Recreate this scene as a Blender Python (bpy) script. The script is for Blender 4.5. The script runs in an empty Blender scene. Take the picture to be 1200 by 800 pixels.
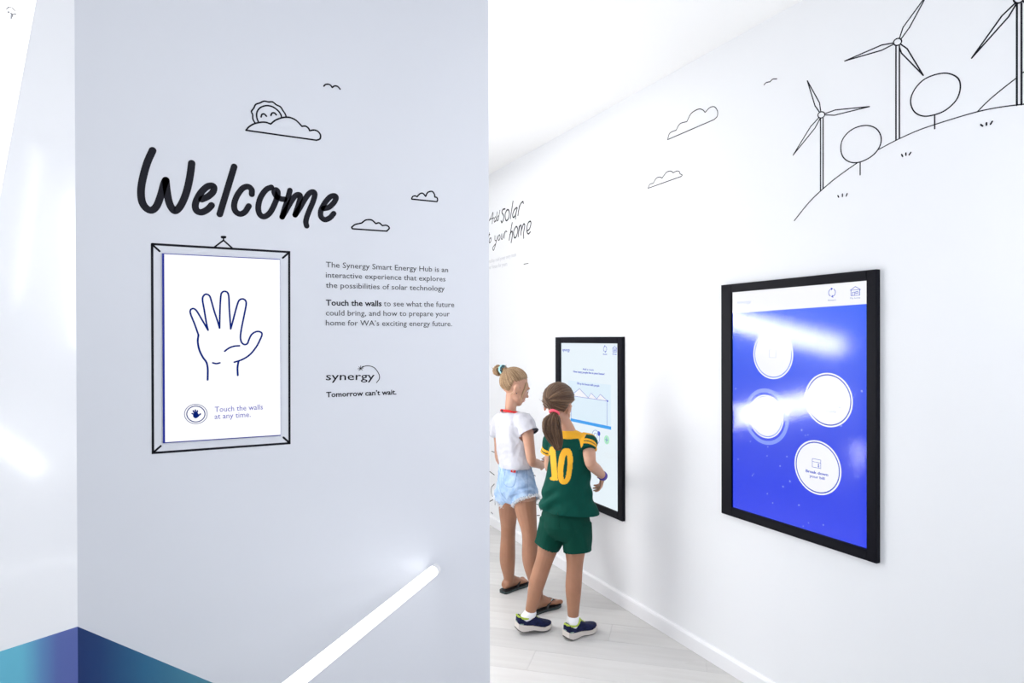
import bpy, bmesh, math, random
from mathutils import Vector, Matrix, noise
C = bpy.context.scene.collection
V = Vector
random.seed(4)
PI = math.pi
# ------------------------------------------------------------------ camera
EYE = 1.5
YAW = math.atan(374/760)
PITCH = math.radians(-.23)
f0 = V((math.sin(YAW)*math.cos(PITCH), math.cos(YAW)*math.cos(PITCH), math.sin(PITCH)))
r0 = V((math.cos(YAW), -math.sin(YAW), 0)); u0 = r0.cross(f0)
cr = r0*math.cos(.0025) - u0*math.sin(.0025); cu = u0*math.cos(.0025) + r0*math.sin(.0025)
cam = bpy.data.objects.new('camera', bpy.data.cameras.new('camera')); C.objects.link(cam)
M = Matrix((( cr.x, cu.x, -f0.x, 0), (cr.y, cu.y, -f0.y, 0), (cr.z, cu.z, -f0.z, EYE), (0, 0, 0, 1)))
cam.matrix_world = M
cam.data.sensor_width = 36; cam.data.lens = 22.8; cam.data.clip_start = .02
bpy.context.scene.camera = cam
# ------------------------------------------------------------------ light, exposure
S = bpy.context.scene
S.view_settings.view_transform = 'Standard'; S.view_settings.look = 'None'
S.view_settings.exposure = 0.0; S.view_settings.gamma = 1.0; S.view_settings.use_curve_mapping = False
w = bpy.data.worlds.new('world'); S.world = w; w.use_nodes = True
w.node_tree.nodes['Background'].inputs[0].default_value = (.8, .87, 1, 1)
w.node_tree.nodes['Background'].inputs[1].default_value = .3
def area(name, loc, sx, sy, power, col=(1, 1, 1), rot=(0, 0, 0)):
    l = bpy.data.lights.new(name, 'AREA'); l.shape = 'RECTANGLE'; l.size = sx; l.size_y = sy
    l.energy = power; l.color = col
    o = bpy.data.objects.new(name, l); C.objects.link(o); o.location = loc; o.rotation_euler = rot
    return o
area('corridor_ceiling_lamp', (1.25, 3.9, 2.78), 1.2, 2.2, 7, (1, .99, .98))
area('corridor_far_lamp', (1.1, 6.0, 2.78), 1.2, 1.6, 9, (1, .99, .98))
area('room_ceiling_lamp', (.5, -.9, 2.78), 2.6, 1.6, 17, (.88, .92, 1))
def aim(o, to): o.rotation_euler = (V(to)-o.location).to_track_quat('-Z', 'Y').to_euler()
aim(area('side_fill', (1.95, .45, 1.95), .4, 1.0, 13, (.95, .97, 1)), (-.6, 1.9, 1.5))  # added fill out of view, brightens the left wall
aim(area('left_fill', (-1.1, .75, 2.1), .5, 1.0, 7.5, (.92, .95, 1)), (2.16, .9, 1.4))  # added fill out of view, aimed at the right wall
area('room_up_fill', (.2, -.9, 2.0), 2.2, 1.2, 12, (.9, .94, 1), (PI, 0, 0))  # added unseen fill, lifts the room ceiling
area('corridor_up_fill', (.1, 4.0, 2.1), 1.2, 2.6, 6, (1, 1, 1), (PI, 0, 0))  # added unseen fill, lifts the corridor ceiling
# ------------------------------------------------------------------ helpers
def mat(name, col, rough=.5, emit=None, es=1., metal=0., coat=0., bump=None, var=None, sss=0., spec=None, trans=0.):
    m = bpy.data.materials.new(name); m.use_nodes = True
    nt = m.node_tree; b = nt.nodes['Principled BSDF']
    b.inputs['Base Color'].default_value = (*col, 1); b.inputs['Roughness'].default_value = rough
    b.inputs['Metallic'].default_value = metal; b.inputs['Coat Weight'].default_value = coat
    if spec is not None: b.inputs['Specular IOR Level'].default_value = spec
    if sss: b.inputs['Subsurface Weight'].default_value = sss; b.inputs['Subsurface Radius'].default_value = (.02, .008, .004); b.inputs['Subsurface Scale'].default_value = .3
    if emit: b.inputs['Emission Color'].default_value = (*emit, 1); b.inputs['Emission Strength'].default_value = es
    tc = nt.nodes.new('ShaderNodeTexCoord')
    if bump:
        n = nt.nodes.new('ShaderNodeTexNoise'); n.inputs['Scale'].default_value = bump[0]; n.inputs['Detail'].default_value = 4
        bp = nt.nodes.new('ShaderNodeBump'); bp.inputs['Strength'].default_value = bump[1]; bp.inputs['Distance'].default_value = bump[2]
        nt.links.new(tc.outputs['Object'], n.inputs['Vector']); nt.links.new(n.outputs['Fac'], bp.inputs['Height']); nt.links.new(bp.outputs['Normal'], b.inputs['Normal'])
    if var:      # (scale vector, second colour, contrast lo, hi)
        mp = nt.nodes.new('ShaderNodeMapping'); mp.inputs['Scale'].default_value = var[0]
        n = nt.nodes.new('ShaderNodeTexNoise'); n.inputs['Scale'].default_value = 1; n.inputs['Detail'].default_value = 5
        rp = nt.nodes.new('ShaderNodeValToRGB'); rp.color_ramp.elements[0].position = var[2]; rp.color_ramp.elements[1].position = var[3]
        rp.color_ramp.elements[0].color = (*col, 1); rp.color_ramp.elements[1].color = (*var[1], 1)
        nt.links.new(tc.outputs['Object'], mp.inputs['Vector']); nt.links.new(mp.outputs[0], n.inputs['Vector'])
        nt.links.new(n.outputs['Fac'], rp.inputs[0]); nt.links.new(rp.outputs[0], b.inputs['Base Color'])
    return m
def props(o, label=None, cat=None, group=None, kind=None):
    for k, v in (('label', label), ('category', cat), ('group', group), ('kind', kind)):
        if v: o[k] = v
    return o
def obj(name, bm, m, parent=None, smooth=False):
    me = bpy.data.meshes.new(name)
    if isinstance(bm, bmesh.types.BMesh):
        bmesh.ops.recalc_face_normals(bm, faces=bm.faces[:]); bm.to_mesh(me); bm.free()
    else: me = bm
    ms = m if isinstance(m, (list, tuple)) else [m]
    if not me.materials:
        for x in ms: me.materials.append(x)
    if smooth:
        for p in me.polygons: p.use_smooth = True
    o = bpy.data.objects.new(name, me); C.objects.link(o); o.parent = parent
    return o
def empty(name, loc=(0, 0, 0), rz=0, label=None, cat=None, group=None):
    o = bpy.data.objects.new(name, None); C.objects.link(o); o.location = loc; o.rotation_euler = (0, 0, rz)
    o.empty_display_size = .05
    return props(o, label, cat, group)
def box(bm, a, b, bev=0):
    c = [(a[i]+b[i])/2 for i in range(3)]; s = [abs(b[i]-a[i]) for i in range(3)]
    r = bmesh.ops.create_cube(bm, size=1, matrix=Matrix.Translation(c) @ Matrix.Diagonal((*s, 1)))
    if bev:
        es = {e for v in r['verts'] for e in v.link_edges}
        bmesh.ops.bevel(bm, geom=list(es), offset=bev, segments=2, affect='EDGES')
    return r
def boxo(name, a, b, m, parent=None, bev=0):
    bm = bmesh.new(); box(bm, a, b, bev); return obj(name, bm, m, parent)
def prism(bm, poly, to3, h0, h1):
    """poly: 2D list; to3(u,v,h) -> Vector"""
    lo = [bm.verts.new(to3(u, v, h0)) for u, v in poly]; hi = [bm.verts.new(to3(u, v, h1)) for u, v in poly]
    n = len(poly); bm.faces.new(hi)
    for i in range(n): bm.faces.new((lo[i], lo[(i+1) % n], hi[(i+1) % n], hi[i]))
def catmull(p, k=6):
    if len(p) < 3: return [V(q) for q in p]
    p = [V(q) for q in p]; closed = (p[0]-p[-1]).length < 1e-5
    out = []
    n = len(p)
    for i in range(n-1):
        a = p[i-1] if i > 0 else (p[-2] if closed else p[0]*2-p[1])
        d = p[i+2] if i+2 < n else (p[1] if closed else p[-1]*2-p[-2])
        b, c = p[i], p[i+1]
        for j in range(k):
            t = j/k
            out.append(.5*((2*b)+(c-a)*t+(2*a-5*b+4*c-d)*t*t+(3*b-a-3*c+d)*t**3))
    out.append(p[-1]); return out
PL = {'R': lambda u, v, h: V((2.16-h, -u, v)), 'M': lambda u, v, h: V((u, 2.256-h, v))}
def stroke(bm, pts, w, to3, h=.0008, smooth=True, h0=-.0002):
    P = [p.to_2d() for p in catmull([(x, y, 0) for x, y in pts])] if smooth else [V(p) for p in pts]
    Q = [P[0]]
    for p in P[1:]:
        if (p-Q[-1]).length > 1e-5: Q.append(p)
    P = Q; n = len(P); r = w/2
    L = []; R_ = []
    for i in range(n):
        d0 = (P[i]-P[i-1]).normalized() if i else None
        d1 = (P[i+1]-P[i]).normalized() if i < n-1 else None
        if d0 is None: d0 = d1
        if d1 is None: d1 = d0
        t = d0+d1
        t = t.normalized() if t.length > .05 else d1
        nrm = V((-t.y, t.x)); k = 1/max(.5, nrm.dot(V((-d1.y, d1.x))))
        L.append(P[i]+nrm*r*k); R_.append(P[i]-nrm*r*k)
    tl = [bm.verts.new(to3(q.x, q.y, h)) for q in L]; tr = [bm.verts.new(to3(q.x, q.y, h)) for q in R_]
    bl = [bm.verts.new(to3(q.x, q.y, h0)) for q in L]; br = [bm.verts.new(to3(q.x, q.y, h0)) for q in R_]
    for i in range(n-1):
        bm.faces.new((tl[i], tr[i], tr[i+1], tl[i+1])); bm.faces.new((bl[i], tl[i], tl[i+1], bl[i+1])); bm.faces.new((tr[i], br[i], br[i+1], tr[i+1]))
    for e, d in ((0, P[0]-P[1]), (n-1, P[-1]-P[-2])):
        a0 = math.atan2(d.y, d.x); m = 8 if r > .004 else 5
        ring = [(P[e].x+r*math.cos(a0-PI/2+PI*k/m), P[e].y+r*math.sin(a0-PI/2+PI*k/m)) for k in range(m+1)]
        prism(bm, ring, to3, h0, h)
def disc(bm, cx, cy, r, to3, h0, h1, n=40, ry=None):
    ry = ry or r
    prism(bm, [(cx+r*math.cos(2*PI*i/n), cy+ry*math.sin(2*PI*i/n)) for i in range(n)], to3, h0, h1)
def annulus(bm, cx, cy, r1, r2, to3, h0, h1, n=48):
    vs = []
    for i in range(n):
        a = 2*PI*i/n; c, s = math.cos(a), math.sin(a)
        vs.append([bm.verts.new(to3(cx+r*c, cy+r*s, h)) for r, h in ((r1, h0), (r1, h1), (r2, h1), (r2, h0))])
    for i in range(n):
        a, b = vs[i], vs[(i+1) % n]
        for k in range(3): bm.faces.new((a[k], b[k], b[k+1], a[k+1]))
def rect(bm, u0_, v0_, u1, v1, to3, h0, h1): prism(bm, [(u0_, v0_), (u1, v0_), (u1, v1), (u0_, v1)], to3, h0, h1)
_cap = [None]
def text(bm, s, u, v, u2, v2, cap, to3, h=.0008, bold=0, h0=-.0002):
    """writes s from baseline point (u,v) to (u2,v2), capital height cap"""
    def mesh_of(t, off):
        c = bpy.data.curves.new('t', 'FONT'); c.body = t; c.offset = off; c.resolution_u = 2
        o = bpy.data.objects.new('t', c); C.objects.link(o)
        dg = bpy.context.evaluated_depsgraph_get(); dg.update()
        me = bpy.data.meshes.new_from_object(o.evaluated_get(dg)); bpy.data.objects.remove(o); bpy.data.curves.remove(c)
        return me
    if _cap[0] is None:
        me = mesh_of('H', 0); _cap[0] = max(p.co.y for p in me.vertices)-min(p.co.y for p in me.vertices); bpy.data.meshes.remove(me)
    me = mesh_of(s, bold); xs = [p.co.x for p in me.vertices]
    x0, x1 = min(xs), max(xs); sy = cap/_cap[0]
    d = V((u2-u, v2-v)); L = d.length; d.normalize(); nn = V((-d.y, d.x)); sx = L/(x1-x0)
    vs = [bm.verts.new(to3(*(V((u, v))+d*(p.co.x-x0)*sx+nn*p.co.y*sy), h)) for p in me.vertices]
    for p in me.polygons:
        try: bm.faces.new([vs[i] for i in p.vertices])
        except ValueError: pass
    lo = [bm.verts.new(to3(*(V((u, v))+d*(p.co.x-x0)*sx+nn*p.co.y*sy), h0)) for p in me.vertices]
    cnt = {}
    for p in me.polygons:
        for e in p.edge_keys: cnt[e] = cnt.get(e, 0)+1
    for (a, b), k in cnt.items():
        if k == 1:
            try: bm.faces.new((vs[a], vs[b], lo[b], lo[a]))
            except ValueError: pass
    bpy.data.meshes.remove(me)
def frame_of(t, hint):
    t = t.normalized(); s = hint - t*hint.dot(t)
    if s.length < 1e-4: s = V((1, 0, 0)) - t*t.x
    s.normalize(); return s, t.cross(s)
def loft(bm, rings, n=16, cap=True, ex=2.0):
    """rings: (centre, vec_a, vec_b) superellipse rings"""
    R = []
    for c, a, b in rings:
        ring = []
        for i in range(n):
            t = 2*PI*i/n; x, y = math.cos(t), math.sin(t)
            x = math.copysign(abs(x)**(2/ex), x); y = math.copysign(abs(y)**(2/ex), y)
            ring.append(bm.verts.new(V(c)+V(a)*x+V(b)*y))
        R.append(ring)
    for i in range(len(R)-1):
        for j in range(n): bm.faces.new((R[i][j], R[i][(j+1) % n], R[i+1][(j+1) % n], R[i+1][j]))
    if cap: bm.faces.new(R[0][::-1]); bm.faces.new(R[-1])
    return R
def tube(bm, pts, rad, n=12, hint=V((1, 0, 0)), squash=1., k=5, dome=True, smooth=True):
    """pts with radii, spline-smoothed, domed ends; squash scales the second axis"""
    pp = [V(p) for p in pts]; rad = list(rad) if isinstance(rad, (list, tuple)) else [rad]*len(pp)
    if smooth and len(pp) > 2:
        P = catmull(pp, k); RR = [q.x for q in catmull([(r, 0, 0) for r in rad], k)] if max(rad)-min(rad) > 1e-6 else [rad[0]]*len(P)
    else: P = pp; RR = rad
    rings = []
    m = len(P)
    for i in range(m):
        t = (P[min(i+1, m-1)]-P[max(i-1, 0)])
        if t.length < 1e-7: t = V((0, 0, 1))
        a, b = frame_of(t, hint); t.normalize()
        if dome and i == 0:
            for q in (.95, .7, .35): rings.append((P[0]-t*RR[0]*q, a*RR[0]*math.sqrt(1-q*q), b*RR[0]*squash*math.sqrt(1-q*q)))
        rings.append((P[i], a*RR[i], b*RR[i]*squash))
        if dome and i == m-1:
            for q in (.35, .7, .95): rings.append((P[i]+t*RR[i]*q, a*RR[i]*math.sqrt(1-q*q), b*RR[i]*squash*math.sqrt(1-q*q)))
    return loft(bm, rings, n)
def ellipsoid(bm, c, ax, r, n=16):
    """ax: 3 unit vectors; r: radii"""
    mm = Matrix.Identity(4)
    for j in range(3):
        for i in range(3): mm[i][j] = ax[j][i]*r[j]
        mm[j][3] = c[j]
    bmesh.ops.create_uvsphere(bm, u_segments=n, v_segments=max(6, n//2+2), radius=1, matrix=mm)
AX = (V((1, 0, 0)), V((0, 1, 0)), V((0, 0, 1)))
def remesh(bm, vox, smooth=2, fac=.5):
    bmesh.ops.recalc_face_normals(bm, faces=bm.faces[:])
    me = bpy.data.meshes.new('tmp'); bm.to_mesh(me); bm.free()
    o = bpy.data.objects.new('tmp', me); C.objects.link(o)
    md = o.modifiers.new('r', 'REMESH'); md.mode = 'VOXEL'; md.voxel_size = vox; md.adaptivity = 0
    if smooth: s = o.modifiers.new('s', 'SMOOTH'); s.iterations = smooth; s.factor = fac
    dg = bpy.context.evaluated_depsgraph_get(); dg.update()
    out = bpy.data.meshes.new_from_object(o.evaluated_get(dg)); bpy.data.objects.remove(o); bpy.data.meshes.remove(me)
    return out
def displace(me, fn):
    me.update()
    ns = [v.normal.copy() for v in me.vertices]
    for v, n in zip(me.vertices, ns): v.co += n*fn(v.co, n)
    me.update()
def cut(me, pt, nrm, rad):
    """opens a hem: drops what lies beyond the plane, within rad of pt"""
    bm = bmesh.new(); bm.from_mesh(me); pt = V(pt); nrm = V(nrm).normalized()
    fs = [f for f in bm.faces if (f.calc_center_median()-pt).length < rad]
    ed = {e for f in fs for e in f.edges}; vt = {v for f in fs for v in f.verts}
    bmesh.ops.bisect_plane(bm, geom=list(vt)+list(ed)+fs, plane_co=pt, plane_no=nrm)
    dl = [f for f in bm.faces if (f.calc_center_median()-pt).length < rad+.01 and (f.calc_center_median()-pt).dot(nrm) > 1e-5]
    bmesh.ops.delete(bm, geom=dl, context='FACES'); bm.to_mesh(me); bm.free(); return me
def colour_faces(me, fn):
    for p in me.polygons: p.material_index = fn(p.center, p.normal)
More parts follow.
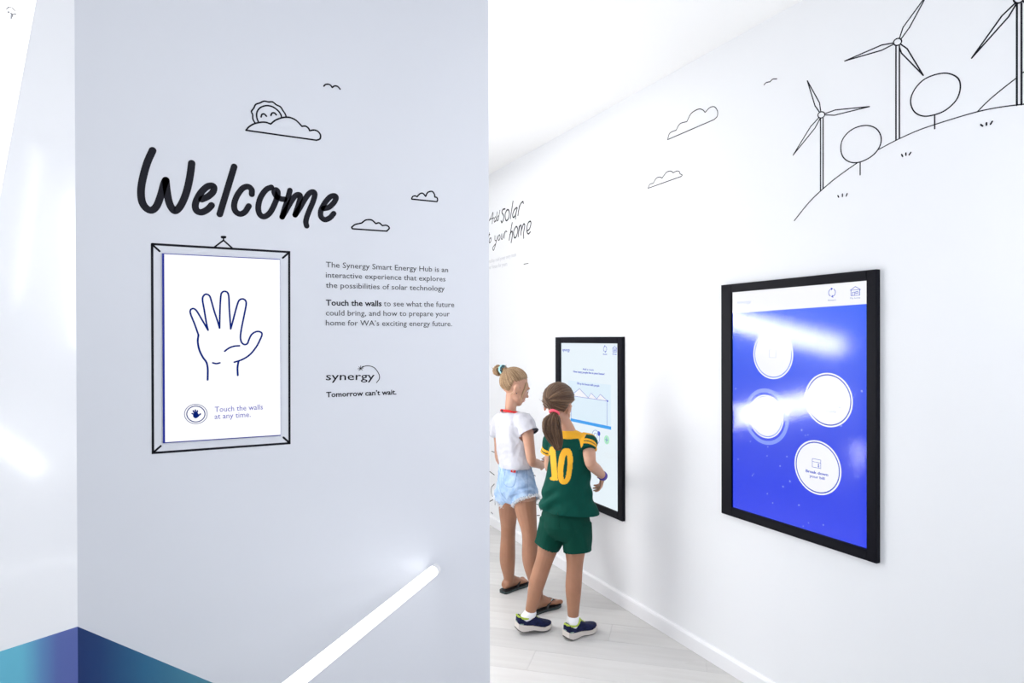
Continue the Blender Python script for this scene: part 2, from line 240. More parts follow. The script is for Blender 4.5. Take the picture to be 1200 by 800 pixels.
ART={'welcome': [('letter_w',0.02078,1,[(-0.1075,2.0762),(-0.1217,2.0381),(-0.1327,1.9942),(-0.1385,1.9546),(-0.1368,1.9211),(-0.1269,1.9007),(-0.1114,1.8938),(-0.0972,1.9086),(-0.0861,1.9419),(-0.078,1.975),(-0.0726,1.9892)]),('letter_w',0.02111,1,[(-0.0726,1.9892),(-0.0702,1.9614),(-0.0646,1.9259),(-0.056,1.9043),(-0.0464,1.8979),(-0.0335,1.9125),(-0.0214,1.9408),(-0.0121,1.9745),(-0.0054,2.0116),(-0.001,2.0494)]),('letter_e',0.01985,1,[(0.0266,1.9398),(0.0439,1.9499),(0.0581,1.9649),(0.0619,1.9801),(0.0548,1.9857),(0.0407,1.9798),(0.024,1.9598),(0.0113,1.9329),(0.0086,1.9143),(0.0139,1.9019),(0.0264,1.8993),(0.0411,1.9079),(0.0505,1.918),(0.0546,1.9239)]),('letter_l',0.01957,0,[(0.1209,2.053),(0.0782,1.8976)]),('letter_c',0.01813,1,[(0.1731,1.9698),(0.1725,1.9849),(0.1612,1.9934),(0.1448,1.9854),(0.1285,1.9598),(0.1204,1.932),(0.1239,1.9116),(0.1371,1.9031),(0.152,1.9108),(0.164,1.931)]),('letter_o',0.0179,1,[(0.233,1.9984),(0.217,1.9893),(0.2002,1.9634),(0.1925,1.9319),(0.1964,1.908),(0.21,1.9004),(0.2275,1.9138),(0.2414,1.9411),(0.2508,1.9681),(0.2527,1.9847),(0.2472,1.9913),(0.2416,1.9836),(0.2492,1.9696),(0.2632,1.9634),(0.2741,1.9631)]),('letter_m',0.0175,1,[(0.2909,1.994),(0.2835,1.9646),(0.274,1.9325),(0.2661,1.9039)]),('letter_m',0.01759,1,[(0.2661,1.9039),(0.2787,1.928),(0.2945,1.9574),(0.3072,1.9768),(0.3184,1.9828),(0.3238,1.9767),(0.3183,1.9513),(0.307,1.9139)]),('letter_m',0.01774,1,[(0.307,1.9139),(0.3198,1.9348),(0.3359,1.9645),(0.3521,1.9894),(0.3657,1.9964),(0.3709,1.9878),(0.3643,1.9621),(0.3519,1.9309),(0.3437,1.9069),(0.3414,1.8917),(0.3439,1.8802)]),('letter_e',0.018,1,[(0.3992,1.9433),(0.4174,1.9493),(0.434,1.9667),(0.4415,1.9834),(0.4358,1.99),(0.4208,1.9842),(0.4025,1.9605),(0.3903,1.9342),(0.3915,1.9141),(0.404,1.9059),(0.4205,1.914),(0.4332,1.9293)])],'sun_cloud': [('cloud_outline',0.00499,1,[(0.1564,2.1742),(0.1658,2.1869),(0.1823,2.1993),(0.2037,2.207),(0.2181,2.2083),(0.2313,2.2051)]),('cloud_outline',0.00508,1,[(0.2313,2.2051),(0.2471,2.2202),(0.2691,2.2317),(0.2888,2.2354),(0.3061,2.2314),(0.3186,2.2229),(0.3298,2.2114)]),('cloud_outline',0.00515,1,[(0.3298,2.2114),(0.3412,2.2138),(0.35,2.2091),(0.355,2.2006)]),('cloud_outline',0.00518,1,[(0.355,2.2006),(0.369,2.2046),(0.3818,2.2017),(0.39,2.1909),(0.3882,2.1775),(0.3766,2.1714)]),('cloud_outline',0.00507,0,[(0.3766,2.1714),(0.1564,2.1742)]),('sun_outline',0.00474,1,[(0.1835,2.2015),(0.1772,2.2138),(0.1765,2.2276),(0.173,2.2372),(0.1802,2.2496),(0.1861,2.2619),(0.1992,2.2691),(0.2112,2.2766),(0.2255,2.2763),(0.2376,2.2782),(0.2497,2.2706),(0.2619,2.2661),(0.2692,2.2557),(0.2765,2.2452),(0.2802,2.2354)]),('sun_outline',0.00474,1,[(0.1942,2.2056),(0.189,2.2206),(0.19,2.2385),(0.2003,2.254),(0.2183,2.2632),(0.2376,2.2623),(0.2545,2.2521),(0.263,2.2406),(0.2654,2.2319)]),('sun_eye',0.00501,1,[(0.2021,2.2238),(0.205,2.2326),(0.2122,2.2347),(0.2186,2.2288)]),('sun_eye',0.00504,1,[(0.2321,2.2334),(0.2363,2.2417),(0.2435,2.2428),(0.2489,2.2377)])],'bird': [('line',0.00493,1,[(0.4018,2.3576),(0.4075,2.3643),(0.4174,2.3667),(0.4245,2.3643),(0.4295,2.3579)]),('line',0.00496,1,[(0.4295,2.3579),(0.4373,2.3643),(0.446,2.365),(0.4517,2.3616),(0.456,2.3565)])],'cloud_small': [('cloud_outline',0.00493,1,[(0.7092,2.0077),(0.714,2.0143),(0.722,2.0166),(0.7292,2.0142)]),('cloud_outline',0.00495,1,[(0.7292,2.0142),(0.7397,2.026),(0.751,2.0287),(0.7615,2.0188)]),('cloud_outline',0.00498,1,[(0.7615,2.0188),(0.7697,2.0336),(0.786,2.0391),(0.795,2.0298),(0.7966,2.0198)]),('cloud_outline',0.005,1,[(0.7966,2.0198),(0.8048,2.0182),(0.8073,2.0107),(0.8048,2.0034)]),('cloud_outline',0.00496,0,[(0.8048,2.0034),(0.7092,2.0039)]),('cloud_outline',0.00492,0,[(0.7092,2.0039),(0.7092,2.0077)])],'cloud_low': [('cloud_outline',0.00503,1,[(0.4936,1.8867),(0.5061,1.8972),(0.5283,1.9041)]),('cloud_outline',0.00507,1,[(0.5283,1.9041),(0.5432,1.9156),(0.5635,1.9172),(0.5785,1.9057)]),('cloud_outline',0.00511,1,[(0.5785,1.9057),(0.5899,1.9095),(0.6013,1.9006)]),('cloud_outline',0.00513,1,[(0.6013,1.9006),(0.6166,1.9025),(0.6266,1.8942),(0.6173,1.8822)]),('cloud_outline',0.00507,0,[(0.6173,1.8822),(0.4965,1.8817)]),('cloud_outline',0.00501,0,[(0.4965,1.8817),(0.4936,1.8867)])],'poster': [('frame_line',0.00673,0,[(-0.1102,1.7913),(0.2877,1.7894),(0.2863,1.1561),(-0.1105,1.1552),(-0.1102,1.7913)]),('corner_tick',0.00573,0,[(-0.1086,1.7888),(-0.0902,1.7706)]),('corner_tick',0.00621,0,[(0.2868,1.7874),(0.2677,1.7692)]),('corner_tick',0.00622,0,[(0.2854,1.158),(0.2673,1.1765)]),('corner_tick',0.00574,0,[(-0.1082,1.1577),(-0.0896,1.1748)]),('hanging_string',0.00488,0,[(0.062,1.792),(0.0887,1.8156),(0.1131,1.7933)]),('drawn_nail',0.00814,0,[(0.0846,1.8254),(0.093,1.826)]),('drawn_nail',0.00434,0,[(0.0888,1.8257),(0.0887,1.8156)])],'hand': [('h',0.00507,1,[(0.0157,1.515),(0.005,1.549),(-0.0056,1.5788),(-0.0063,1.592),(0.0016,1.5969),(0.0106,1.5903),(0.0213,1.5712),(0.0339,1.5472),(0.043,1.5299)]),('h',0.00511,1,[(0.043,1.5299),(0.0383,1.5533),(0.0323,1.5935),(0.0277,1.6255),(0.0314,1.6385),(0.0387,1.6427),(0.0478,1.6373),(0.0532,1.6201),(0.0615,1.5879),(0.0706,1.5576),(0.0761,1.5366)]),('h',0.00516,1,[(0.0761,1.5366),(0.0766,1.5617),(0.0778,1.6024),(0.0802,1.639),(0.0839,1.6497),(0.0914,1.6531),(0.0996,1.6493),(0.1033,1.6355),(0.1046,1.5988),(0.1068,1.5621),(0.1085,1.5343)]),('h',0.00523,1,[(0.1085,1.5343),(0.1146,1.5581),(0.1231,1.593),(0.1307,1.6198),(0.1365,1.6282),(0.1448,1.6304),(0.1525,1.6253),(0.1543,1.6121),(0.1477,1.5749),(0.1399,1.5336),(0.1371,1.5089),(0.1397,1.4924),(0.1485,1.4841),(0.1577,1.4874),(0.1627,1.5006),(0.1705,1.5163),(0.1841,1.5255),(0.1965,1.5247),(0.2019,1.5172),(0.1964,1.5005),(0.1839,1.4756),(0.1645,1.4509),(0.1414,1.4356),(0.1186,1.4278)]),('h',0.00563,1,[(0.0157,1.515),(0.0138,1.493),(0.0184,1.4669),(0.0281,1.4447),(0.0378,1.4292),(0.0414,1.4122),(0.0417,1.392),(0.0412,1.3739)]),('h',0.00575,1,[(0.1311,1.4308),(0.128,1.4103),(0.1287,1.3857)]),('h',0.00518,1,[(0.0907,1.4633),(0.1038,1.4734),(0.1188,1.479),(0.134,1.4801)]),('h',0.00513,1,[(0.0561,1.4269),(0.0664,1.4242),(0.0764,1.4265)])],'icon': [('ring',0.0016,1,[(0.0396,1.2665),(0.038,1.2572),(0.0334,1.2489),(0.0262,1.2426),(0.0172,1.2389),(0.0074,1.238),(-0.0025,1.24),(-0.0113,1.2448),(-0.0183,1.2519),(-0.0227,1.2605),(-0.0242,1.2699),(-0.0226,1.2791),(-0.0181,1.2872),(-0.0111,1.2935),(-0.0022,1.2974),(0.0076,1.2984),(0.0175,1.2964),(0.0264,1.2917),(0.0335,1.2847),(0.0381,1.276),(0.0396,1.2665)]),('ring',0.00267,1,[(0.0331,1.2668),(0.0318,1.2592),(0.0281,1.2526),(0.0224,1.2474),(0.0153,1.2443),(0.0074,1.2436),(-0.0005,1.2452),(-0.0075,1.2491),(-0.0131,1.2549),(-0.0166,1.2619),(-0.0179,1.2695),(-0.0166,1.277),(-0.013,1.2837),(-0.0074,1.2888),(-0.0003,1.292),(0.0076,1.2928),(0.0155,1.2912),(0.0226,1.2874),(0.0282,1.2816),(0.0319,1.2745),(0.0331,1.2668)]),('mini_hand',0.01601,0,[(0.0075,1.2651),(0.0075,1.2632)]),('mini_hand',0.004,0,[(0.008,1.2641),(-0.0031,1.2703)]),('mini_hand',0.00427,0,[(0.0069,1.2651),(0.0003,1.2785)]),('mini_hand',0.00427,0,[(0.008,1.265),(0.0061,1.2807)]),('mini_hand',0.00427,0,[(0.0091,1.2656),(0.012,1.2779)]),('mini_hand',0.00481,0,[(0.0097,1.2609),(0.0159,1.2637),(0.0201,1.2675)]),('mini_hand',0.00801,0,[(0.0033,1.2675),(0.0074,1.2595),(0.0125,1.2623)])],'solar': [('word_small_0',0.00755,1,[(-4.7992,2.4579),(-4.7599,2.4845),(-4.7256,2.5096),(-4.7443,2.4254)]),('word_small_0',0.00755,1,[(-4.7945,2.4666),(-4.7101,2.4667)]),('word_small_0',0.00746,1,[(-4.6766,2.4703),(-4.7035,2.4562),(-4.6991,2.4303),(-4.6679,2.4456)]),('word_small_0',0.00743,1,[(-4.6455,2.502),(-4.6746,2.43)]),('word_small_0',0.0074,1,[(-4.6238,2.4678),(-4.6546,2.4508),(-4.6459,2.4309),(-4.6195,2.4486)]),('word_small_0',0.00737,1,[(-4.5975,2.5055),(-4.6283,2.4335)]),('word_small_1',0.00762,1,[(-4.7975,2.3579),(-4.8141,2.3174),(-4.8142,2.2936)]),('word_small_1',0.00762,1,[(-4.8303,2.3407),(-4.7907,2.3445)]),('word_small_1',0.00758,1,[(-4.7724,2.3163),(-4.7979,2.3057),(-4.8004,2.2813),(-4.7773,2.282),(-4.7656,2.3012),(-4.7724,2.3163)]),('word_small_2',0.00746,1,[(-4.6909,2.3207),(-4.6911,2.2862),(-4.6689,2.2785)]),('word_small_2',0.00747,1,[(-4.6422,2.3119),(-4.6779,2.2518),(-4.7163,2.2082),(-4.7342,2.2292),(-4.6824,2.2543)]),('word_small_2',0.00737,1,[(-4.6073,2.3161),(-4.6314,2.2965),(-4.6206,2.2738),(-4.5945,2.2913),(-4.6073,2.3161)]),('word_small_2',0.00729,1,[(-4.5664,2.3165),(-4.5751,2.284),(-4.5538,2.2755),(-4.5324,2.3143)]),('word_small_2',0.00727,1,[(-4.5324,2.3143),(-4.5389,2.2834)]),('word_small_2',0.00724,1,[(-4.5092,2.3244),(-4.5179,2.276)]),('word_small_2',0.00721,1,[(-4.5114,2.3067),(-4.4925,2.3282),(-4.4718,2.3188)]),('word_large_0',0.01124,1,[(-4.504,2.4996),(-4.5397,2.5024),(-4.5611,2.4844),(-4.5295,2.4516),(-4.5339,2.4234),(-4.5616,2.4043),(-4.5765,2.4195)]),('word_large_0',0.01109,1,[(-4.4708,2.4846),(-4.5022,2.4587),(-4.492,2.4119),(-4.4548,2.4102),(-4.428,2.4458),(-4.4421,2.4795),(-4.4708,2.4846)]),('word_large_0',0.01093,1,[(-4.3652,2.5317),(-4.412,2.4102)]),('word_large_0',0.01082,1,[(-4.3046,2.474),(-4.3458,2.4623),(-4.3718,2.4317),(-4.36,2.4103),(-4.3264,2.4221),(-4.295,2.4688)]),('word_large_0',0.01078,1,[(-4.295,2.4688),(-4.3225,2.4188),(-4.3246,2.3938)]),('word_large_0',0.0107,1,[(-4.2603,2.4771),(-4.2837,2.4121)]),('word_large_1',0.01061,1,[(-4.2758,2.4411),(-4.245,2.4855),(-4.2035,2.4982),(-4.1961,2.4849)]),('word_large_1',0.01097,1,[(-4.3801,2.374),(-4.4332,2.2507)]),('word_large_1',0.01095,1,[(-4.4208,2.289),(-4.3864,2.3105),(-4.3746,2.2867),(-4.3989,2.2274)]),('word_large_1',0.0108,1,[(-4.323,2.3316),(-4.3566,2.3017),(-4.343,2.2558),(-4.3077,2.2639),(-4.2862,2.3042),(-4.3035,2.3312),(-4.323,2.3316)]),('word_large_1',0.0107,1,[(-4.263,2.3283),(-4.2807,2.2557)]),('word_large_1',0.01065,1,[(-4.2728,2.2892),(-4.2458,2.3325),(-4.227,2.3167),(-4.2386,2.2626)]),('word_large_1',0.01055,1,[(-4.2347,2.2835),(-4.1969,2.3316),(-4.1746,2.3213),(-4.1935,2.2688),(-4.1918,2.232)]),('word_large_1',0.01038,1,[(-4.1436,2.2742),(-4.1019,2.2846),(-4.0784,2.3186),(-4.089,2.337),(-4.1197,2.3311),(-4.1398,2.3031),(-4.1382,2.2666),(-4.1146,2.2513),(-4.0894,2.2619)])],'dash': [('line',0.00493,0,[(-4.191,2.0419),(-4.1212,2.0413)])],'cloud_tall': [('cloud_outline',0.00429,1,[(-2.5995,2.5057),(-2.5825,2.5337),(-2.5349,2.5353)]),('cloud_outline',0.0042,1,[(-2.5349,2.5353),(-2.5059,2.558),(-2.4567,2.5541)]),('cloud_outline',0.00407,1,[(-2.4567,2.5541),(-2.4265,2.5837),(-2.3794,2.5892),(-2.3506,2.5785),(-2.3314,2.5596)]),('cloud_outline',0.00394,1,[(-2.3314,2.5596),(-2.3,2.5719),(-2.2704,2.5655),(-2.252,2.5409),(-2.2531,2.5178),(-2.2727,2.5081)]),('cloud_outline',0.00413,0,[(-2.2727,2.5081),(-2.5995,2.5057)])],'cloud_flat': [('cloud_outline',0.00403,1,[(-2.7578,2.2929),(-2.7421,2.3103),(-2.7139,2.3104)]),('cloud_outline',0.00397,1,[(-2.7139,2.3104),(-2.6903,2.3301),(-2.6628,2.331),(-2.6426,2.3212)]),('cloud_outline',0.00388,1,[(-2.6426,2.3212),(-2.6092,2.3423),(-2.5764,2.3416),(-2.5571,2.3286)]),('cloud_outline',0.00381,1,[(-2.5571,2.3286),(-2.5315,2.3312),(-2.5127,2.3242),(-2.5064,2.3118)]),('cloud_outline',0.00378,1,[(-2.5064,2.3118),(-2.4915,2.3026),(-2.4965,2.297)]),('cloud_outline',0.00392,0,[(-2.4965,2.297),(-2.7578,2.2929)])],'bird_r': [('line',0.00393,1,[(-1.982,2.5653),(-1.9702,2.5704),(-1.9505,2.567)]),('line',0.00389,1,[(-1.9505,2.567),(-1.9363,2.5725),(-1.9154,2.5664)])],'turbine_a': [('hub',0.00391,1,[(-1.6914,2.3555),(-1.69,2.3502),(-1.6916,2.3454),(-1.6959,2.3422),(-1.702,2.3412),(-1.7087,2.3426),(-1.7147,2.3461),(-1.7188,2.351),(-1.7201,2.3564),(-1.7185,2.3612),(-1.7142,2.3644),(-1.708,2.3653),(-1.7013,2.3639),(-1.6954,2.3604),(-1.6914,2.3555)]),('tower',0.00451,0,[(-1.7085,2.3415),(-1.7087,2.0631)]),('tower',0.00449,0,[(-1.6972,2.3381),(-1.6974,2.0698)]),('blade',0.00395,0,[(-1.7679,2.5061),(-1.7128,2.4018),(-1.7076,2.3669)]),('blade',0.00396,0,[(-1.7679,2.5061),(-1.733,2.397),(-1.7137,2.3673)]),('blade',0.00379,0,[(-1.5084,2.3216),(-1.6447,2.353),(-1.6895,2.3529)]),('blade',0.00379,0,[(-1.5084,2.3216),(-1.6489,2.3344),(-1.6886,2.3482)]),('blade',0.00401,0,[(-1.835,2.2327),(-1.7527,2.3228),(-1.7155,2.3459)]),('blade',0.00399,0,[(-1.835,2.2327),(-1.7331,2.311),(-1.7102,2.3413)])],'turbine_b': [('hub',0.00407,1,[(-1.3928,2.5101),(-1.3918,2.5048),(-1.3935,2.5003),(-1.3976,2.4973),(-1.4034,2.4966),(-1.4097,2.4982),(-1.4153,2.5019),(-1.4189,2.507),(-1.42,2.5123),(-1.4183,2.5169),(-1.414,2.5199),(-1.4082,2.5205),(-1.4019,2.5188),(-1.3964,2.5151),(-1.3928,2.5101)]),('tower',0.0047,0,[(-1.4115,2.4978),(-1.4115,2.1763)]),('tower',0.00467,0,[(-1.3995,2.4929),(-1.3995,2.1791)]),('blade',0.004,0,[(-1.3046,2.6249),(-1.3868,2.55),(-1.3995,2.5176)]),('blade',0.00399,0,[(-1.3046,2.6249),(-1.3647,2.5405),(-1.3924,2.5147)]),('blade',0.00422,0,[(-1.6057,2.5206),(-1.4623,2.5212),(-1.4201,2.5109)]),('blade',0.00422,0,[(-1.6057,2.5206),(-1.4623,2.5029),(-1.4222,2.5063)]),('blade',0.004,0,[(-1.319,2.3631),(-1.373,2.4726),(-1.3952,2.4967)]),('blade',0.00402,0,[(-1.319,2.3631),(-1.3924,2.4653),(-1.4002,2.4904)])],'turbine_c': [('hub',0.00447,1,[(-1.0328,2.4877),(-1.0317,2.4819),(-1.0332,2.4768),(-1.0369,2.4735),(-1.0421,2.4727),(-1.0479,2.4745),(-1.053,2.4786),(-1.0564,2.4841),(-1.0575,2.4901),(-1.056,2.4952),(-1.0522,2.4985),(-1.0469,2.4992),(-1.0412,2.4974),(-1.0362,2.4933),(-1.0328,2.4877)]),('tower',0.00515,0,[(-1.049,2.4737),(-1.0489,2.1781)]),('tower',0.00512,0,[(-1.0374,2.4683),(-1.0372,2.1758)]),('blade',0.0046,0,[(-1.1713,2.3625),(-1.088,2.4553),(-1.0535,2.4768)]),('blade',0.00458,0,[(-1.1713,2.3625),(-1.0704,2.4448),(-1.0513,2.4722)]),('blade',0.00442,0,[(-0.9816,2.6109),(-1.0379,2.5398),(-1.0445,2.4972)]),('blade',0.00441,0,[(-0.9816,2.6109),(-1.0246,2.5282),(-1.0401,2.4951)]),('blade',0.00435,0,[(-0.928,2.3597),(-1.0071,2.4643),(-1.0325,2.4788)]),('blade',0.00435,0,[(-0.928,2.3597),(-1.0049,2.4433),(-1.0334,2.4726)])],'hill': [('hill_line',0.00358,1,[(-1.8296,1.9697),(-1.7801,2.0134),(-1.7439,2.0412),(-1.7087,2.0631),(-1.6743,2.0821),(-1.649,2.0951),(-1.5999,2.1162),(-1.5565,2.1331)]),('hill_line',0.00317,1,[(-1.4773,2.1596),(-1.408,2.176),(-1.339,2.1871),(-1.2826,2.1906),(-1.224,2.1923),(-1.1553,2.1921),(-1.1019,2.1874),(-1.0511,2.1788),(-1.0156,2.1708),(-0.9729,2.1579),(-0.9159,2.1336)]),('hill_line',0.00332,1,[(-1.1553,2.1921),(-1.1259,2.2147),(-1.0925,2.2351),(-1.0502,2.2575)]),('hill_line',0.00315,1,[(-1.0355,2.2669),(-0.9984,2.2728),(-0.94,2.2653)])],'tree_a': [('crown',0.00401,1,[(-1.6218,2.2002),(-1.616,2.2316),(-1.5919,2.2538),(-1.5564,2.2629),(-1.5144,2.2562),(-1.481,2.2339),(-1.465,2.2003),(-1.4715,2.1676),(-1.4995,2.1436),(-1.5449,2.1339),(-1.584,2.1434),(-1.612,2.1685),(-1.6218,2.2002)]),('trunk',0.004,0,[(-1.5441,2.1301),(-1.5441,2.0875)])],'tree_b': [('crown',0.00416,1,[(-1.3613,2.2918),(-1.3491,2.3249),(-1.319,2.3478),(-1.2801,2.3515),(-1.2424,2.3416),(-1.212,2.3158),(-1.2042,2.2845),(-1.2149,2.25),(-1.2455,2.2279),(-1.2801,2.2225),(-1.319,2.2293),(-1.3491,2.2541),(-1.3613,2.2918)]),('trunk',0.00415,0,[(-1.2826,2.2214),(-1.2826,2.1774)])],'grass_a': [('blade_of_grass',0.00445,0,[(-1.6342,2.0309),(-1.6309,2.0243)]),('blade_of_grass',0.00442,0,[(-1.6153,2.033),(-1.6153,2.0235)]),('blade_of_grass',0.00439,0,[(-1.596,2.0305),(-1.6,2.0226)])],'grass_b': [('blade_of_grass',0.00463,0,[(-1.3918,2.1221),(-1.3883,2.1143)]),('blade_of_grass',0.0046,0,[(-1.3771,2.1231),(-1.3771,2.1156)]),('blade_of_grass',0.00458,0,[(-1.3606,2.1209),(-1.3661,2.1142)])],'grass_c': [('blade_of_grass',0.00494,0,[(-1.1454,2.1498),(-1.1405,2.1441)]),('blade_of_grass',0.00491,0,[(-1.1297,2.1505),(-1.1297,2.1441)]),('blade_of_grass',0.00488,0,[(-1.1138,2.15),(-1.1186,2.1435)])],'doodle': [('line',0.00615,1,[(-4.7646,0.5947),(-4.6725,0.5945)]),('line',0.0062,1,[(-4.8288,0.4263),(-4.7142,0.413)]),('line',0.00612,1,[(-4.8305,0.169),(-4.7257,0.214),(-4.6446,0.2387),(-4.5656,0.2827)]),('line',0.00543,1,[(-4.0685,0.5414),(-4.0206,0.5352)]),('line',0.00535,1,[(-4.0532,0.3929),(-4.0134,0.3865),(-3.928,0.383),(-3.8678,0.3599)]),('line',0.00536,1,[(-4.0215,0.3381),(-3.9822,0.3426),(-3.959,0.3353),(-3.9406,0.3099)]),('line',0.00613,1,[(-4.7053,0.21),(-4.7014,0.1767)]),('line',0.0062,1,[(-4.7782,0.0987),(-4.7471,0.0933)]),('line',0.00536,1,[(-3.9983,0.2626),(-3.9593,0.2735)]),('line',0.00617,1,[(-4.7147,0.3403),(-4.7665,0.3041),(-4.7771,0.2717),(-4.7565,0.2373),(-4.695,0.2276)])],'swoosh': [('swoosh',0.00239,1,[(0.522,1.3972),(0.5312,1.4041),(0.549,1.4073),(0.5704,1.4004),(0.5862,1.3801),(0.589,1.3622),(0.5788,1.3468)]),('star',0.00178,0,[(0.5136,1.3974),(0.5319,1.3998)]),('star',0.00178,0,[(0.5171,1.4044),(0.5291,1.3928)]),('star',0.00178,0,[(0.5235,1.4078),(0.522,1.3937)]),('star',0.00178,0,[(0.5312,1.4062),(0.5171,1.3917)])]}
SCR={'s1_discs': [(-1.9225,1.4338),(-1.6647,1.2669),(-1.9582,1.173),(-1.7132,1.0041)],'s1_disc_tops': [(-1.9224,1.5323),(-1.6646,1.3683),(-1.9581,1.2763),(-1.7132,1.1073)],'s1_disc_bot': [(-1.9226,1.3317),(-1.6648,1.1656),(-1.9583,1.0696),(-1.7133,0.9009)],'s1_disc_l': [(-2.0513,1.4312),(-1.7929,1.2579),(-2.0941,1.1585),(-1.842,0.9831)],'s1_disc_r': [(-1.8072,1.4361),(-1.5476,1.2721),(-1.8501,1.1845),(-1.5954,1.0202)],'s1_corners': [(-2.1583,1.7024),(-1.5111,1.7029),(-1.5114,0.7495),(-2.1597,0.7482)],'s1_header': [(-2.1584,1.6094),(-1.5112,1.621)],'s1_refresh': [(-1.6508,1.6704),(-1.6655,1.6714),(-1.6508,1.6829)],'s1_home': [(-1.5551,1.6679),(-1.5755,1.6739),(-1.5551,1.6855),(-1.5366,1.6726),(-1.5551,1.654)],'s1_txt_restart': [(-1.6672,1.6406),(-1.6341,1.6389)],'s1_txt_home': [(-1.5755,1.6427),(-1.5366,1.6414)],'s1_logo': [(-2.1271,1.6552),(-2.0396,1.653)],'s1_ic2': [(-1.6886,1.2982),(-1.6491,1.265)],'s1_tx2': [(-1.7312,1.2396),(-1.6098,1.2457),(-1.7072,1.2248),(-1.6329,1.2271)],'s1_ic4': [(-1.7374,1.0346),(-1.6998,1.0019)],'s1_tx4': [(-1.7681,0.9769),(-1.6681,0.9807),(-1.7505,0.9622),(-1.683,0.9647)],'s1_dots': [(-1.5309,1.3094),(-1.7867,1.1384),(-1.7574,1.1234),(-1.7697,1.1195),(-1.6138,1.1757),(-1.8427,0.9246),(-1.8005,0.8394),(-1.5803,1.0372),(-1.546,1.0002),(-1.8576,1.0226),(-2.1187,0.9691),(-2.0312,0.9205),(-2.038,0.9119),(-1.9584,1.0089),(-1.8916,0.9785),(-1.8432,0.9258),(-1.877,0.8973),(-1.9573,0.8512),(-1.9293,0.8186),(-1.7986,0.8403),(-1.7553,0.7804),(-1.7803,0.7615),(-1.6896,0.7896),(-1.8574,1.0222),(-1.9545,1.0474),(-2.1326,1.2779),(-2.0487,1.0567),(-1.532,1.3107),(-2.1029,1.0716),(-2.0634,1.4973),(-2.1147,1.4552),(-1.7937,1.4576)],'s2_corners': [(-3.6404,1.4712),(-3.0202,1.4742),(-3.0223,0.5218)],'s2_refresh': [(-3.1418,1.4399),(-3.1601,1.4396),(-3.1417,1.4548)],'s2_home': [(-3.0467,1.4401),(-3.0692,1.4447),(-3.0466,1.4571),(-3.0219,1.4453),(-3.0467,1.4232)],'s2_logo': [(-3.6276,1.4203),(-3.526,1.423)],'s2_t1': [(-3.384,1.3119),(-3.2629,1.3128)],'s2_t2': [(-3.4936,1.2918),(-3.1493,1.2922)],'s2_t3': [(-3.4484,1.2193),(-3.2025,1.2207)],'s2_rt': [(-3.162,1.4062),(-3.1229,1.4071),(-3.0676,1.4082),(-3.022,1.4091)],'s2_mtn': [(-3.4993,1.1532),(-3.4207,1.1909),(-3.3223,1.1416),(-3.2912,1.1724),(-3.2298,1.143),(-3.1937,1.1731),(-3.1177,1.1423),(-3.5045,1.1378)],'s2_v': [(-3.1238,1.1378),(-3.1242,0.9994)],'s2_bar': [(-3.5257,0.9942),(-3.0841,0.9968),(-3.0842,0.9787),(-3.5258,0.9763)],'s2_face': [(-3.2424,0.9143),(-3.2422,0.955),(-3.2425,0.8736),(-3.2079,0.9401),(-3.2079,0.9532),(-3.1418,0.9289),(-3.1417,0.9527)],'s2_panel': [(-3.5559,1.2373),(-3.0849,1.2635),(-3.085,1.2341)]}
TXT={'l1': (0.4063,1.7448,0.8474,1.7466,0.0185),'l2': (0.4061,1.7097,0.837,1.7125,0.0185),'l3': (0.406,1.6753,0.8337,1.6772,0.0185),'l4a': (0.4058,1.6154,0.5978,1.6165,0.0191),'l4b': (0.6058,1.6166,0.8711,1.6182,0.0193),'l5': (0.4057,1.581,0.8533,1.5841,0.0186),'l6': (0.4056,1.5472,0.862,1.5474,0.0186),'logo': (0.4049,1.3613,0.5717,1.3577,0.0261),'tag': (0.406,1.3034,0.6502,1.3033,0.0174),'touch1': (0.0613,1.2716,0.2036,1.273,0.0162),'touch2': (0.0606,1.2496,0.1667,1.2507,0.0162)}

# ------------------------------------------------------------------ materials
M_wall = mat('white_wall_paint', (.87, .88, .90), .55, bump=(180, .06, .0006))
M_mid = mat('dimmed_white_wall_paint', (.73, .75, .80), .55, bump=(180, .06, .0006))  # white wall, its dimmer light put into a greyer colour
M_left = mat('white_gloss_wall_paint', (.90, .91, .93), .24, coat=.6, bump=(3, .05, .002)); M_left.node_tree.nodes['Principled BSDF'].inputs['Coat Roughness'].default_value = .08
M_ceil = mat('ceiling_paint', (.95, .95, .95), .7, bump=(120, .05, .0006))
M_floor_gap = mat('floor_underlay', (.52, .51, .50), .8)
M_base = mat('skirting_gloss_paint', (.88, .88, .9), .35, bump=(60, .03, .0005))
M_black = mat('black_vinyl', (.008, .008, .014), .6, spec=.2)
M_grey = mat('grey_vinyl', (.10, .11, .13), .5)
M_pale = mat('pale_grey_vinyl', (.62, .63, .66), .5)
def plank_mat(i, a, b):
    return mat('pale_wood_plank_%s' % 'abc'[i], a, .42, var=((2.2, 30, 6), b, .35, .72), bump=(60, .05, .0006))
M_planks = [plank_mat(0, (0.616, 0.607, 0.590), (0.568, 0.554, 0.537)), plank_mat(1, (0.581, 0.572, 0.559), (0.528, 0.519, 0.506)), plank_mat(2, (0.642, 0.634, 0.616), (0.590, 0.576, 0.563))]
